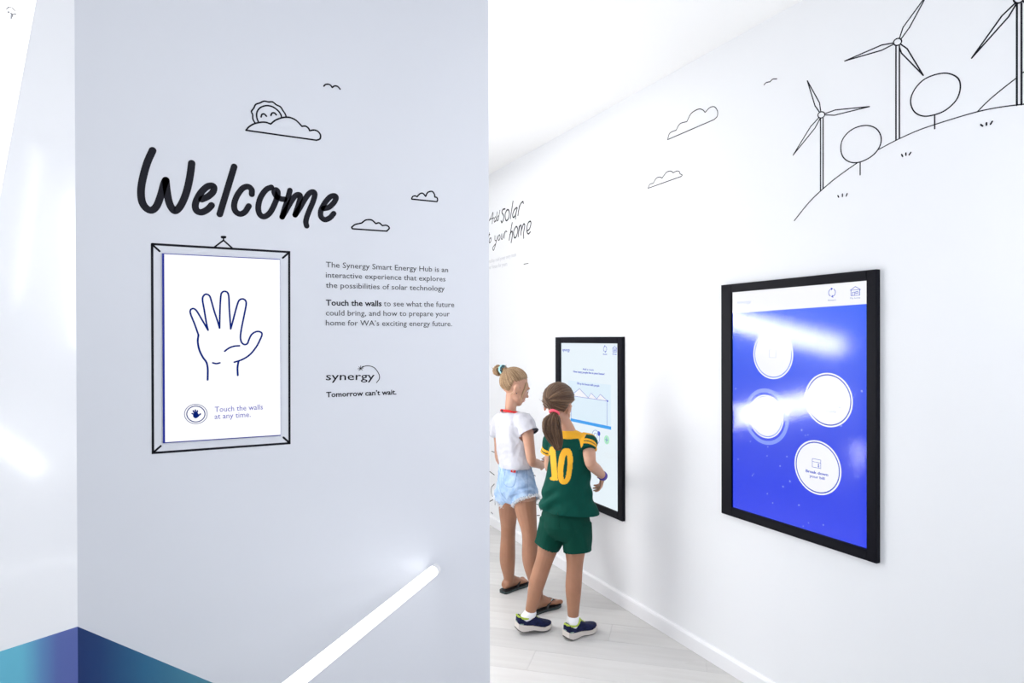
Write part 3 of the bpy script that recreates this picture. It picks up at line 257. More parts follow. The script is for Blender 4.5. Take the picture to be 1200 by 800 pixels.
# ------------------------------------------------------------------ structure
XR = 2.16; YM = 2.256; XL = -.305; XE = 1.013; ZC = 2.83; TH = .075
YB, YF = -2.6, 7.4
WL = math.radians(62)
ldir = V((-math.sin(WL), -math.cos(WL), 0)); LLEN = 2.3
LE = V((XL, YM, 0))+ldir*LLEN          # near end of the left wall
floor = boxo('floor', (-2.6, YB-.1, -.1), (XR+.1, YF+.1, -.012), M_floor_gap); props(floor, 'pale wood-look board floor', kind='structure')
props(boxo('ceiling', (-2.6, YB-.1, ZC), (XR+.1, YF+.1, ZC+.1), M_ceil), 'plain white ceiling', kind='structure')
props(boxo('wall_right', (XR, YB-.1, -.1), (XR+.12, YF+.1, ZC+.05), M_wall), 'long white wall holding the two touch screens', kind='structure')
props(boxo('wall_middle', (XL, YM, 0), (XE, YM+TH, ZC+.02), M_mid), 'white partition wall, greyed for dimmer light, with the welcome lettering', kind='structure')
bm = bmesh.new(); nL = V((ldir.y, -ldir.x, 0))     # pointing away from the room
if nL.y < 0: nL = -nL
A = V((XL, YM, 0)); q = [A, LE, LE+nL*.12, A+nL*.12+V((.03, 0, 0))]
prism(bm, [(p.x, p.y) for p in q], lambda u, v, h: V((u, v, h)), 0, ZC+.02); bm.faces.new([v for v in bm.verts if v.co.z < .001][:4])
props(obj('wall_left', bm, M_left), 'glossy white wall left of the welcome wall', kind='structure')
props(boxo('wall_near_left', (LE.x-.12, YB, 0), (LE.x, LE.y+.12, ZC+.02), M_wall), 'white side wall beyond the left wall', kind='structure')
props(boxo('wall_back', (-2.6, YB-.12, 0), (XR, YB, ZC+.02), M_wall), 'white wall behind the viewer', kind='structure')
props(boxo('wall_far', (-1.4, YF, 0), (XR, YF+.12, ZC+.02), M_wall), 'white end wall of the corridor', kind='structure')
props(boxo('wall_corridor_left', (-1.4, YM+TH, 0), (-1.28, YF, ZC+.02), M_wall), 'white wall on the hidden side of the corridor', kind='structure')
bm = bmesh.new()
prof = [(0, 0), (.014, 0), (.014, .062), (.010, .070), (0, .074)]
prism(bm, [(a, b) for a, b in prof], lambda u, v, h: V((XR-u, h, v)), YB, YF); bm.faces.new([v for v in bm.verts if abs(v.co.y-YB) < 1e-4])
props(obj('baseboard_right', bm, M_base), 'low white skirting board along the right wall', kind='structure')
# floor planks, laid diagonally, parts of the floor
def clip(poly, x0, x1, y0, y1):
    def cut(P, ins, inter):
        out = []
        for i in range(len(P)):
            a, b = P[i-1], P[i]
            if ins(b):
                if not ins(a): out.append(inter(a, b))
                out.append(b)
            elif ins(a): out.append(inter(a, b))
        return out
    for ax, lim, sg in ((0, x0, 1), (0, x1, -1), (1, y0, 1), (1, y1, -1)):
        if not poly: return poly
        poly = cut(poly, lambda p: (p[ax]-lim)*sg >= 0, lambda a, b: tuple(a[i]+(b[i]-a[i])*(lim-a[ax])/(b[ax]-a[ax]) for i in range(2)))
    return poly
pd = math.radians(-49); du = V((math.sin(pd), math.cos(pd))); dv = V((du.y, -du.x)); PW, PLN = .19, 1.25
n_pl = 0
for i in range(-40, 50):
    for j in range(-8, 9):
        o = dv*(i*PW)+du*((j+((i*0.37) % 1))*PLN)
        g = .00045
        q = [o+du*a+dv*b for a, b in ((g, g), (PLN-g, g), (PLN-g, PW-g), (g, PW-g))]
        for reg in ((-1.28, XR-.002, YM+TH, YF), (XE, XR-.002, 1.2, YM+TH), (-2.3, XR-.002, YB, 1.2)):
            P = clip([tuple(p) for p in q], *reg)
            P = [p for k, p in enumerate(P) if (V(p)-V(P[k-1])).length > 1e-3]
            if len(P) < 3: continue
            area_ = abs(sum(P[k-1][0]*P[k][1]-P[k][0]*P[k-1][1] for k in range(len(P))))/2
            if area_ < .0004 or n_pl >= 298: continue
            if reg[1] < 0: continue
            if reg[3] == YF and min(p[1] for p in P) > 5.6: continue
            if reg[3] == 1.2 and (max(p[1] for p in P) < -.4 or max(p[0] for p in P) < -.4): continue
            bm = bmesh.new(); a0 = math.atan2(du.y, du.x); c0 = V((sum(p[0] for p in P)/len(P), sum(p[1] for p in P)/len(P)))
            loc = [(V((p[0], p[1]))-c0) for p in P]; loc = [(p.dot(du), -p.dot(dv)) for p in loc]
            prism(bm, loc, lambda u, v, h: V((u, v, h)), -.012, 0)
            ob = obj('plank', bm, M_planks[(i*7+j*3) % 3], floor); ob.location = (c0.x, c0.y, 0); ob.rotation_euler = (0, 0, a0)
            n_pl += 1
# a plain sheet under the remaining floor out of view
boxo('floor_sheet', (-2.45, YB, -.012), (XR-.002, -.45, -.0008), M_planks[0], floor)
boxo('floor_sheet', (-2.45, -.45, -.012), (-.45, LE.y+.9, -.0008), M_planks[0], floor)
boxo('floor_sheet', (-1.28, 5.7, -.012), (XR-.002, YF, -.0008), M_planks[0], floor)
boxo('floor_sheet', (-.9, 1.2, -.012), (XE, YM, -.0008), M_planks[0], floor)
print('planks', n_pl)
# painted blue-green band
def band_mat(name, axis, stops):
    m = bpy.data.materials.new(name); m.use_nodes = True; nt = m.node_tree; b = nt.nodes['Principled BSDF']; b.inputs['Roughness'].default_value = .4
    tc = nt.nodes.new('ShaderNodeTexCoord'); sp = nt.nodes.new('ShaderNodeSeparateXYZ'); mr = nt.nodes.new('ShaderNodeMapRange'); rp = nt.nodes.new('ShaderNodeValToRGB')
    nt.links.new(tc.outputs['Object'], sp.inputs[0]); nt.links.new(sp.outputs[0], mr.inputs[0]); nt.links.new(mr.outputs[0], rp.inputs[0]); nt.links.new(rp.outputs[0], b.inputs['Base Color'])
    mr.inputs[1].default_value = axis[0]; mr.inputs[2].default_value = axis[1]
    e = rp.color_ramp.elements
    e[0].position = stops[0][0]; e[0].color = (*stops[0][1], 1); e[1].position = stops[-1][0]; e[1].color = (*stops[-1][1], 1)
    for p, c in stops[1:-1]: x = e.new(p); x.color = (*c, 1)
    return m
bm = bmesh.new(); prism(bm, [(XL, 0), (.648, 0), (XL, .664)], PL['M'], -.0002, .0008)
o = obj('wall_graphic', bm, band_mat('blue_to_teal_paint', (XL, .65), [(0, (.004, .03, .15)), (.06, (.006, .045, .17)), (.18, (.018, .13, .26)), (.4, (.07, .26, .34)), (1, (.12, .45, .42))]))
props(o, 'dark blue to teal sloping wedge graphic low on the welcome wall', 'wall graphic')
bm = bmesh.new()
prism(bm, [(0, 0), (LLEN, 0), (LLEN, .664), (0, .664)], lambda u, v, h: V((u, 0, v))+V((0, -1, 0))*h, -.0002, .0008)
o = obj('wall_graphic', bm, band_mat('teal_to_purple_paint', (0, LLEN), [(0, (.09, .13, .40)), (.022, (.085, .13, .39)), (.04, (.10, .26, .50)), (.06, (.13, .50, .66)), (.4, (.10, .45, .65)), (1, (.06, .3, .6))]))
o.location = A; o.rotation_euler = (0, 0, math.atan2(ldir.y, ldir.x)); o.scale = (1, -1 if False else 1, 1)
# local -Y must face the room
if (Matrix.Rotation(o.rotation_euler.z, 3, 'Z') @ V((0, -1, 0))).dot(nL) > 0:
    for v_ in o.data.vertices: v_.co.y = -v_.co.y
    o.data.flip_normals()
props(o, 'bright teal band graphic low on the glossy left wall', 'wall graphic')
# ------------------------------------------------------------------ wall drawings and lettering
def art(key, name, label, cat, plane, group=None, mats=None, one=None):
    parts = {}
    for part, wd, sm, pts in ART[key]: parts.setdefault(part, []).append((wd, sm, pts))
    if (len(parts) == 1 and key != 'doodle') or one:
        bm = bmesh.new()
        for L in parts.values():
            for wd, sm, pts in L: stroke(bm, pts, wd, PL[plane], smooth=bool(sm))
        return props(obj(name, bm, M_black), label, cat, group)
    first = ART[key][0][3][0]; c = PL[plane](*first, 0)
    e = empty(name, c, 0, label, cat, group)
    for part, L in parts.items():
        groups = L_split(part, L)
        for g in groups:
            bm = bmesh.new()
            for wd, sm, pts in g: stroke(bm, pts, wd, lambda u, v, h: PL[plane](u, v, h)-c, smooth=bool(sm))
            obj('word' if part.startswith('word_') else part, bm, M_black, e)
    return e
def L_split(part, L):
    if part == 'blade': return [L[i:i+2] for i in range(0, len(L), 2)]
    if part in ('sun_eye', 'corner_tick', 'line', 'blade_of_grass'): return [[x] for x in L]
    if part == 'letter_e' and len(L) == 2: return [[L[0]], [L[1]]]
    if part == 'sun_outline': return [L]
    return [L]
art('welcome', 'welcome_lettering', 'large black brush-script lettering reading Welcome', 'lettering', 'M')
art('sun_cloud', 'sun_and_cloud_drawing', 'black line drawing of a smiling sun rising behind a long cloud', 'drawing', 'M')
art('bird', 'bird_drawing', 'small black flying bird mark above the Welcome lettering', 'drawing', 'M')
art('cloud_small', 'cloud_drawing', 'small black cloud outline highest right of the Welcome lettering', 'drawing', 'M', 'cloud outlines on the welcome wall')
art('cloud_low', 'cloud_drawing', 'flat black cloud outline just right of the last letter of Welcome', 'drawing', 'M', 'cloud outlines on the welcome wall')
art('poster', 'picture_frame_drawing', 'black drawn picture frame with a nail and string around the hand display', 'drawing', 'M')
art('solar', 'solar_lettering', 'black hand lettering reading Add solar to your home, partly hidden by the partition', 'lettering', 'R')
art('dash', 'dash_mark', 'tiny dark dash below the Add solar lettering', 'mark', 'R')
art('cloud_tall', 'cloud_drawing', 'larger thin cloud outline high on the right wall', 'drawing', 'R', 'cloud outlines on the right wall')
art('cloud_flat', 'cloud_drawing', 'smaller thin cloud outline below and left of the larger one on the right wall', 'drawing', 'R', 'cloud outlines on the right wall')
art('bird_r', 'bird_drawing', 'tiny black bird mark between the clouds and the wind turbines', 'drawing', 'R')
art('turbine_a', 'wind_turbine_drawing', 'black line drawing of the smallest and leftmost wind turbine', 'drawing', 'R', 'wind turbine drawings')
art('turbine_b', 'wind_turbine_drawing', 'black line drawing of the middle wind turbine between two round trees', 'drawing', 'R', 'wind turbine drawings')
art('turbine_c', 'wind_turbine_drawing', 'black line drawing of the largest wind turbine cut by the right picture edge', 'drawing', 'R', 'wind turbine drawings')
art('hill', 'hill_drawing', 'long curved black hill line under the wind turbines', 'drawing', 'R')
art('tree_a', 'tree_drawing', 'smaller round tree outline beside the leftmost wind turbine', 'drawing', 'R', 'round tree drawings')
art('tree_b', 'tree_drawing', 'larger round tree outline right of the middle wind turbine', 'drawing', 'R', 'round tree drawings')
for k, l in (('grass_a', 'three short grass strokes below the leftmost wind turbine'), ('grass_b', 'three short grass strokes below the middle wind turbine'), ('grass_c', 'three short grass strokes lowest beside the largest wind turbine')):
    art(k, 'grass_drawing', l, 'drawing', 'R', 'grass stroke drawings')
art('doodle', 'plant_drawing', 'thin black curling line drawing behind the girl in denim shorts', 'drawing', 'R')
# body text
def text_thing(name, label, items, mt=M_black):
    bm = bmesh.new()
    for s, k, b in items: text(bm, s, *TXT[k], PL['M'], bold=b)
    return props(obj(name, bm, mt), label, 'lettering')
M_text = mat('dark_grey_vinyl', (.035, .037, .045), .5)
text_thing('intro_paragraph', 'three lines of small dark grey text, topmost paragraph right of the drawn frame', [('The Synergy Smart Energy Hub is an', 'l1', 0), ('interactive experience that explores', 'l2', 0), ('the possibilities of solar technology', 'l3', 0)], M_text)
e = empty('touch_paragraph', (.4058, YM, 1.6), 0, 'three lines of text starting with bold Touch the walls', 'lettering')
T_ = lambda u, v, h: PL['M'](u, v, h)-e.location
bm = bmesh.new(); text(bm, 'Touch the walls', *TXT['l4a'], T_, bold=.018); props(obj('bold_words', bm, M_black, e), 'bold black words')
bm = bmesh.new(); text(bm, 'to see what the future', *TXT['l4b'], T_); text(bm, 'could bring, and how to prepare your', *TXT['l5'], T_); text(bm, 'home for WA’s exciting energy future.', *TXT['l6'], T_); obj('text_lines', bm, M_text, e)
e = empty('wordmark_logo', (.405, YM, 1.36), 0, 'black company wordmark logo with a curved swoosh and spark', 'logo')
T_ = lambda u, v, h: PL['M'](u, v, h)-e.location
bm = bmesh.new(); text(bm, 'synergy', *TXT['logo'], T_, bold=.004); obj('logo_word', bm, M_black, e)
bm = bmesh.new()
for part, wd, sm, pts in ART['swoosh']: stroke(bm, pts, wd, T_, smooth=bool(sm))
obj('swoosh', bm, M_black, e)
text_thing('slogan_lettering', 'bold black line reading Tomorrow can’t wait', [('Tomorrow can’t wait.', 'tag', .02)])
# small pale caption under the solar lettering
bm = bmesh.new(); text(bm, 'your rooftop could power every room', -4.8909, 2.1139, -4.3164, 2.1143, .030, PL['R'])
text(bm, 'of your house for years', -4.8912, 2.0676, -4.4692, 2.0610, .030, PL['R'])
props(obj('caption_lettering', bm, M_pale), 'two lines of tiny pale grey text under the Add solar lettering', 'lettering')
# ------------------------------------------------------------------ hand display on the welcome wall
M_recess = mat('recess_edge_glow', (.006, .02, .30), .3)  # stands for the recess edge, blue screen glow put into its colour
M_scr_white = mat('white_screen', (.03, .03, .03), .3, emit=(.97, .975, 1), es=1.0, spec=.2)
M_ink = mat('navy_screen_ink', (.004, .01, .04), .4, spec=0, emit=(.003, .015, .16), es=1.)
M_ink2 = mat('violet_screen_ink', (.01, .01, .05), .4, spec=0, emit=(.10, .10, .45), es=1.)
c0 = V((.088, YM, 1.474)); e = empty('hand_display', c0, 0, 'upright white lit display with a blue outlined hand, inside the drawn frame', 'display')
T_ = lambda u, v, h: PL['M'](u, v, h)-c0
bm = bmesh.new(); rect(bm, -.0835, 1.1835, .2585, 1.7645, T_, -.001, .004); obj('recess_edge', bm, M_recess, e)
bm = bmesh.new(); rect(bm, -.0775, 1.1862, .2580, 1.7622, T_, .001, .0046); scr = obj('screen', bm, M_scr_white, e)
bm = bmesh.new()
for part, wd, sm, pts in ART['hand']: stroke(bm, pts, wd, T_, h=.0052, h0=.004, smooth=bool(sm))
obj('hand_outline', bm, M_ink, scr)
bm = bmesh.new()
for part, wd, sm, pts in ART['icon']: stroke(bm, pts, wd, T_, h=.0052, h0=.004, smooth=bool(sm))
obj('touch_icon', bm, M_ink, scr)
bm = bmesh.new(); text(bm, 'Touch the walls', *TXT['touch1'], T_, h=.0052, h0=.004); text(bm, 'at any time.', *TXT['touch2'], T_, h=.0052, h0=.004); obj('screen_text', bm, M_ink2, scr)
# ------------------------------------------------------------------ touch screens on the right wall
M_frame = mat('black_anodised_frame', (.003, .003, .007), .45, spec=.12, bump=(300, .03, .0002))
M_side = mat('dark_inner_reveal', (.006, .006, .012), .3)
def blue_mat():
    m = mat('blue_screen', (.015, .015, .02), .4, spec=0, emit=(.06, .12, .9)); nt = m.node_tree; b = nt.nodes['Principled BSDF']
    tc = nt.nodes.new('ShaderNodeTexCoord'); sp = nt.nodes.new('ShaderNodeSeparateXYZ'); mr = nt.nodes.new('ShaderNodeMapRange'); rp = nt.nodes.new('ShaderNodeValToRGB')
    nt.links.new(tc.outputs['Object'], sp.inputs[0]); nt.links.new(sp.outputs[2], mr.inputs[0]); nt.links.new(mr.outputs[0], rp.inputs[0]); nt.links.new(rp.outputs[0], b.inputs['Emission Color'])
    mr.inputs[1].default_value = 0; mr.inputs[2].default_value = .95
    rp.color_ramp.elements[0].color = (.004, .035, .90, 1); rp.color_ramp.elements[1].color = (.022, .13, 1, 1)  # slight screen gradient, reflection haze painted into its lighter top
    x = rp.color_ramp.elements.new(.35); x.color = (.010, .048, .84, 1)
    return m
M_blue = blue_mat()
M_cont = mat('screen_white', (.03, .03, .03), .4, emit=(.94, .95, 1), es=1., spec=0)
M_cont_dim = mat('screen_pale_blue_ring', (.015, .015, .02), .4, spec=0, emit=(.22, .32, .95), es=1.)
M_contblue = mat('screen_blue_ink', (.015, .015, .02), .4, spec=0, emit=(.03, .08, .6), es=1.)
M_contgrey = mat('screen_grey_ink', (.015, .015, .02), .4, spec=0, emit=(.30, .36, .62), es=1.)
M_pink = mat('screen_faint_ink', (.015, .015, .02), .4, spec=0, emit=(.55, .62, .85), es=1.)
M_lite = mat('pale_blue_screen', (.015, .015, .02), .4, spec=0, emit=(.84, .94, 1.0), es=1.)
M_litep = mat('paler_blue_screen_panel', (.015, .015, .02), .4, spec=0, emit=(.76, .90, 1.0), es=1.)
M_cyan = mat('screen_cyan', (.015, .015, .02), .4, spec=0, emit=(.02, .36, .92), es=1.)
M_green = mat('screen_pale_green', (.015, .015, .02), .4, spec=0, emit=(.45, .85, .60), es=1.)
def glass_mat():
    m = bpy.data.materials.new('screen_glass'); m.use_nodes = True; nt = m.node_tree; nt.nodes.clear()
    o = nt.nodes.new('ShaderNodeOutputMaterial'); mx = nt.nodes.new('ShaderNodeMixShader'); t = nt.nodes.new('ShaderNodeBsdfTransparent'); g = nt.nodes.new('ShaderNodeBsdfGlossy'); fr = nt.nodes.new('ShaderNodeFresnel')
    fr.inputs[0].default_value = 1.62; g.inputs['Roughness'].default_value = .115
    ge = nt.nodes.new('ShaderNodeNewGeometry'); inv = nt.nodes.new('ShaderNodeMath'); inv.operation = 'SUBTRACT'; inv.inputs[0].default_value = 1
    mu = nt.nodes.new('ShaderNodeMath'); mu.operation = 'MULTIPLY'      # only the outer face of the pane reflects
    nt.links.new(ge.outputs['Backfacing'], inv.inputs[1]); nt.links.new(fr.outputs[0], mu.inputs[0]); nt.links.new(inv.outputs[0], mu.inputs[1])
    nt.links.new(mu.outputs[0], mx.inputs[0]); nt.links.new(t.outputs[0], mx.inputs[1]); nt.links.new(g.outputs[0], mx.inputs[2]); nt.links.new(mx.outputs[0], o.inputs[0])
    return m
M_glass = glass_mat()
XD = 2.150
def screen_frame(name, y0, y1, z0, z1, iy0, iy1, iz0, iz1, label):
    org = V((XR, (y0+y1)/2, z0)); e = empty(name, org, 0, label, 'screen', 'wall touch screens')
    xf = 2.140
    T = lambda u, v, h: V((XD-h, -u, v))-org
    bars = []
    for nm, a, b in (('frame_side', (y0, z0), (iy0, z1)), ('frame_side', (iy1, z0), (y1, z1)), ('frame_rail', (iy0, z0), (iy1, iz0)), ('frame_rail', (iy0, iz1), (iy1, z1))):
        bm = bmesh.new(); box(bm, V((xf, a[0], a[1]))-org, V((XR+.002, b[0], b[1]))-org, .0015); obj(nm, bm, M_frame, e)
    return e, T, org
def s_strokes(bm, L, w, T, h, h0, sm=0):
    for s in L: stroke(bm, s, w, T, h=h, h0=h0, smooth=bool(sm))
def refresh_icon(T, cx, cz, r, w, m, par, hh):
    bm = bmesh.new()
    for a0 in (math.radians(100), math.radians(280)):
        pts = [(cx+r*math.cos(a0+math.radians(t)), cz+r*math.sin(a0+math.radians(t))) for t in range(0, 141, 20)]
        stroke(bm, pts, w, T, h=hh, h0=hh-.0006, smooth=False)
        p = V(pts[0]); t_ = V((math.sin(a0), -math.cos(a0)))
        n_ = V((math.cos(a0), math.sin(a0)))
        prism(bm, [tuple(p+t_*r*.45), tuple(p+n_*r*.38-t_*r*.1), tuple(p-n_*r*.38-t_*r*.1)], T, hh-.0006, hh)
    return obj('refresh_icon', bm, m, par)
def home_icon(T, cx, z0, wd, ht, w, m, par, hh):
    bm = bmesh.new(); hw = wd/2
    L = [[(cx-hw, z0+ht*.62), (cx, z0+ht), (cx+hw, z0+ht*.62)], [(cx-hw, z0+ht*.62), (cx+hw, z0+ht*.62)], [(cx-hw*.85, z0+ht*.62), (cx-hw*.85, z0), (cx+hw*.85, z0), (cx+hw*.85, z0+ht*.62)],
         [(cx-hw*.55, z0), (cx-hw*.55, z0+ht*.38), (cx-hw*.1, z0+ht*.38), (cx-hw*.1, z0)], [(cx+hw*.1, z0+ht*.2), (cx+hw*.1, z0+ht*.42), (cx+hw*.5, z0+ht*.42), (cx+hw*.5, z0+ht*.2), (cx+hw*.1, z0+ht*.2)]]
    s_strokes(bm, L, w, T, hh, hh-.0006)
    return obj('home_icon', bm, m, par)
# near screen, blue
e, T, org = screen_frame('touch_screen', 1.469, 2.211, .711, 1.740, 1.507, 2.150, .751, 1.7035, 'near wall touch screen with a vivid blue picture and four white round buttons')
T0 = T
def blue_panel():
    me = bmesh.new(); rect(me, -2.156, .742, -1.500, 1.710, lambda u, v, h: V((XD-h, -u, v))-V((XD, 1.83, .745)), -.006, 0)
    o = obj('screen', me, M_blue, e); o.location = V((XD, 1.83, .745))-org; return o
scr = blue_panel()
off = V((XD, 1.83, .745))-org
T = lambda u, v, h: T0(u, v, h)-off
bm = bmesh.new(); prism(bm, [(-2.156, 1.6115), (-1.5, 1.6212), (-1.5, 1.71), (-2.156, 1.71)], T, .0001, .0008); obj('header_bar', bm, M_cont, scr)
refresh_icon(T, -1.6508, 1.6704, .0145, .0022, M_contblue, scr, .0014)
home_icon(T, -1.5555, 1.654, .040, .032, .0018, M_contblue, scr, .0014)
bm = bmesh.new(); text(bm, 'Restart', -1.667, 1.6395, -1.634, 1.6395, .006, T, h=.0014, h0=.0008); text(bm, 'My home', -1.5755, 1.642, -1.5366, 1.642, .006, T, h=.0014, h0=.0008); props(obj('icon_captions', bm, M_contgrey, scr), kind='stuff')
bm = bmesh.new(); text(bm, 'synergy', -2.122, 1.651, -2.045, 1.651, .014, T, h=.0014, h0=.0008); obj('logo_word', bm, M_pink, scr)
for k, ((cx, cz), rr, ring) in enumerate((((-1.9292, 1.4335), .1025, 0), ((-1.6685, 1.2668), .1025, 0), ((-1.9650, 1.1725), .0905, 1), ((-1.7165, 1.0035), .104, 0))):
    bm = bmesh.new(); annulus(bm, cx, cz, rr*.945, rr, T, .0001, .0009); disc(bm, cx, cz, rr*.90, T, .0001, .0009); obj('round_button', bm, M_cont, scr)
    bm = bmesh.new(); annulus(bm, cx, cz, rr*.902, rr*.943, T, .0001, .0007); obj('button_ring', bm, M_contblue if k in (1, 3) else M_cont_dim, scr)
    if ring: bm = bmesh.new(); annulus(bm, cx, cz, rr*1.12, rr*1.30, T, .0001, .0006); obj('outer_ring', bm, M_cont_dim, scr)
bm = bmesh.new()
for x in (-1.684, -1.672): 
    for k in range(4): disc(bm, x, 1.268+k*.0085, .0028, T, .0009, .0015, 10)
obj('dotted_icon', bm, M_contblue, scr)
bm = bmesh.new(); s_strokes(bm, [[(-1.663, 1.297), (-1.65, 1.297), (-1.650, 1.266), (-1.663, 1.266)], [(-1.663, 1.297), (-1.663, 1.266)]], .0014, T, .0015, .0009)
text(bm, 'Store with solar', -1.731, 1.241, -1.610, 1.241, .011, T, h=.0015, h0=.0009, bold=.01); text(bm, '& battery', -1.707, 1.222, -1.633, 1.222, .011, T, h=.0015, h0=.0009, bold=.01)
obj('button_text', bm, M_contgrey, scr)
bm = bmesh.new(); s_strokes(bm, [[(-1.7374, 1.0346), (-1.6998, 1.0346), (-1.6998, 1.0019), (-1.7374, 1.0019), (-1.7374, 1.0346)], [(-1.7374, 1.023), (-1.6998, 1.023)]], .0014, T, .0015, .0009)
text(bm, '$', -1.7125, 1.006, -1.707, 1.006, .013, T, h=.0015, h0=.0009, bold=.03)
text(bm, 'Break down', -1.767, .977, -1.668, .979, .010, T, h=.0015, h0=.0009, bold=.02); text(bm, 'your bill', -1.750, .9605, -1.683, .962, .010, T, h=.0015, h0=.0009, bold=.01)
obj('button_text', bm, M_contblue, scr)
bm = bmesh.new(); s_strokes(bm, [[(-1.945, 1.452), (-1.912, 1.452), (-1.912, 1.420), (-1.945, 1.420), (-1.945, 1.452)]], .001, T, .0015, .0009); obj('faint_icon', bm, M_pink, scr)
rr_ = random.Random(2)
bm = bmesh.new()
for x, y in SCR['s1_dots']:
    if -2.14 < x < -1.53: disc(bm, x, y, rr_.uniform(.0024, .0042), T, .0001, .0007, 8)
props(obj('star_dots', bm, M_cont_dim, scr), kind='stuff')
gl = boxo('glass_pane', V((XD-.0035, 1.508, .752))-org, V((XD-.0034, 2.149, 1.7025))-org, M_glass, e)
# far screen, pale blue
e, T, org = screen_frame('touch_screen', 2.965, 3.704, .482, 1.510, 3.010, 3.643, .524, 1.4725, 'far wall touch screen with a pale blue picture, in front of the two girls')
T0 = T
bm = bmesh.new(); rect(bm, -3.65, .515, -3.0, 1.48, T, -.006, 0); scr = obj('screen', bm, M_lite, e)
bm = bmesh.new(); rect(bm, -3.556, .995, -3.086, 1.235, T, .0001, .0005); obj('house_panel', bm, M_litep, scr)
refresh_icon(T, -3.1418, 1.4399, .0165, .0026, M_contblue, scr, .0014)
home_icon(T, -3.0467, 1.4232, .044, .034, .0022, M_contblue, scr, .0014)
bm = bmesh.new(); text(bm, 'synergy', -3.6276, 1.4203, -3.536, 1.4203, .019, T, h=.0012, h0=.0002); text(bm, 'Restart', -3.162, 1.4065, -3.123, 1.4065, .0065, T, h=.0012, h0=.0002); text(bm, 'My home', -3.067, 1.4085, -3.028, 1.4085, .0065, T, h=.0012, h0=.0002)
text(bm, 'Add a room', -3.384, 1.308, -3.263, 1.308, .011, T, h=.0012, h0=.0002)
text(bm, 'How many people live in your home?', -3.4936, 1.288, -3.149, 1.288, .0125, T, h=.0012, h0=.0002, bold=.01)
text(bm, 'Fill up the house with people', -3.448, 1.216, -3.2025, 1.216, .0125, T, h=.0012, h0=.0002, bold=.01)
props(obj('screen_text', bm, M_contblue, scr), kind='stuff')
mt = SCR['s2_mtn']
bm = bmesh.new(); s_strokes(bm, [[(-3.60, 1.13)]+mt[:1]+mt[1:3], [mt[2], mt[3], mt[4]], [mt[4], mt[5], (-3.118, 1.1395)], [(-3.60, 1.1395), (-3.118, 1.1395)], [(-3.124, 1.1395), (-3.124, .997)], [(-3.52, 1.1395), (-3.52, .997)]], .0022, T, .0011, .0004)
disc(bm, -3.118, 1.1395, .006, T, .0004, .0011, 10); obj('house_outline', bm, M_contblue, scr)
bm = bmesh.new()
for tri in ((mt[0], mt[1], mt[2]), (mt[2], mt[3], mt[4]), (mt[4], mt[5], (-3.118, 1.1395))): prism(bm, [(tri[0][0], 1.14), tri[1], (tri[2][0], 1.14)], T, .0004, .0008)
obj('roof_fill', bm, M_cont, scr)
bm = bmesh.new(); rect(bm, -3.527, .9775, -3.084, .996, T, .0003, .0009); obj('ground_bar', bm, M_cyan, scr)
bm = bmesh.new(); annulus(bm, -3.2422, .914, .040, .0425, T, .0003, .0009, 28); annulus(bm, -3.2422, .922, .016, .018, T, .0003, .0009, 20); s_strokes(bm, [[(-3.262, .896), (-3.242, .892), (-3.224, .896)]], .002, T, .0009, .0003)
s_strokes(bm, [[(-3.141, .914), (-3.115, .914)], [(-3.128, .900), (-3.128, .928)]], .003, T, .0015, .0009); props(obj('person_icon', bm, M_contblue, scr), kind='stuff')
bm = bmesh.new(); disc(bm, -3.208, .9401, .014, T, .0009, .0014, 20); obj('badge', bm, M_contblue, scr)
bm = bmesh.new(); disc(bm, -3.128, .914, .026, T, .0003, .0008, 24); obj('add_button', bm, M_green, scr)
boxo('glass_pane', V((XD-.0035, 3.011, .525))-org, V((XD-.0034, 3.642, 1.4715))-org, M_glass, e)
# ------------------------------------------------------------------ LED tube lamps
M_tube = mat('lit_tube_diffuser', (.9, .9, .9), .4, emit=(1, 1, 1), es=2.1)
M_cap = mat('white_plastic_cap', (.8, .8, .8), .35)
M_steel = mat('grey_steel_clip', (.35, .35, .36), .35, metal=.8)
def tube_lamp(a, b, r, label, wires=(), clip=None, strength=None, cat='lamp', group='slanting LED tubes'):
    a, b = V(a), V(b); d = (b-a); L = d.length; d.normalize()
    e = empty('tube_lamp', a, 0, label, cat, group)
    m = M_tube
    if strength:
        m = M_tube.copy(); m.node_tree.nodes['Principled BSDF'].inputs['Emission Strength'].default_value = strength
    bm = bmesh.new(); tube(bm, [d*.022, d*(L-.022)], r, 20, dome=False, smooth=False); obj('diffuser', bm, m, e, True)
    for s, t in ((0, 1), (L, -1)):
        bm = bmesh.new(); tube(bm, [d*s, d*(s+t*.024)], r*1.03, 20, dome=False, smooth=False); obj('end_cap', bm, M_cap, e)
    for t in wires:
        p = d*(L*t); bm = bmesh.new(); tube(bm, [p+V((0, 0, r)), V((p.x, p.y, ZC-a.z))], .0008, 6, dome=False, smooth=False); obj('hanging_wire', bm, M_steel, e)
    if clip is not None:
        bm = bmesh.new(); p = d*(L*clip); s_, q_ = frame_of(d, V((1, 0, 0)))
        tube(bm, [p-d*.004, p+d*.004], r*1.12, 20, dome=False, smooth=False)
        for k in (-1, 1): ellipsoid(bm, p+V((.35*r*k, -1.0*r, .002)), AX, (.003, .004, .003), 8)
        obj('wire_clip', bm, M_steel, e)
    return e
def lerp(a, b, t): return V(a)+(V(b)-V(a))*t
A1, B1 = V((.790, 2.236, .6645)), V((.224, 1.691, .642))
tube_lamp(A1, lerp(A1, B1, 2.4), .0190, 'glowing white LED tube slanting out from the bottom of the welcome wall', wires=(.98,))
a, b = V((-.277, 1.421, 2.103)), V((-.326, 1.444, 1.815))
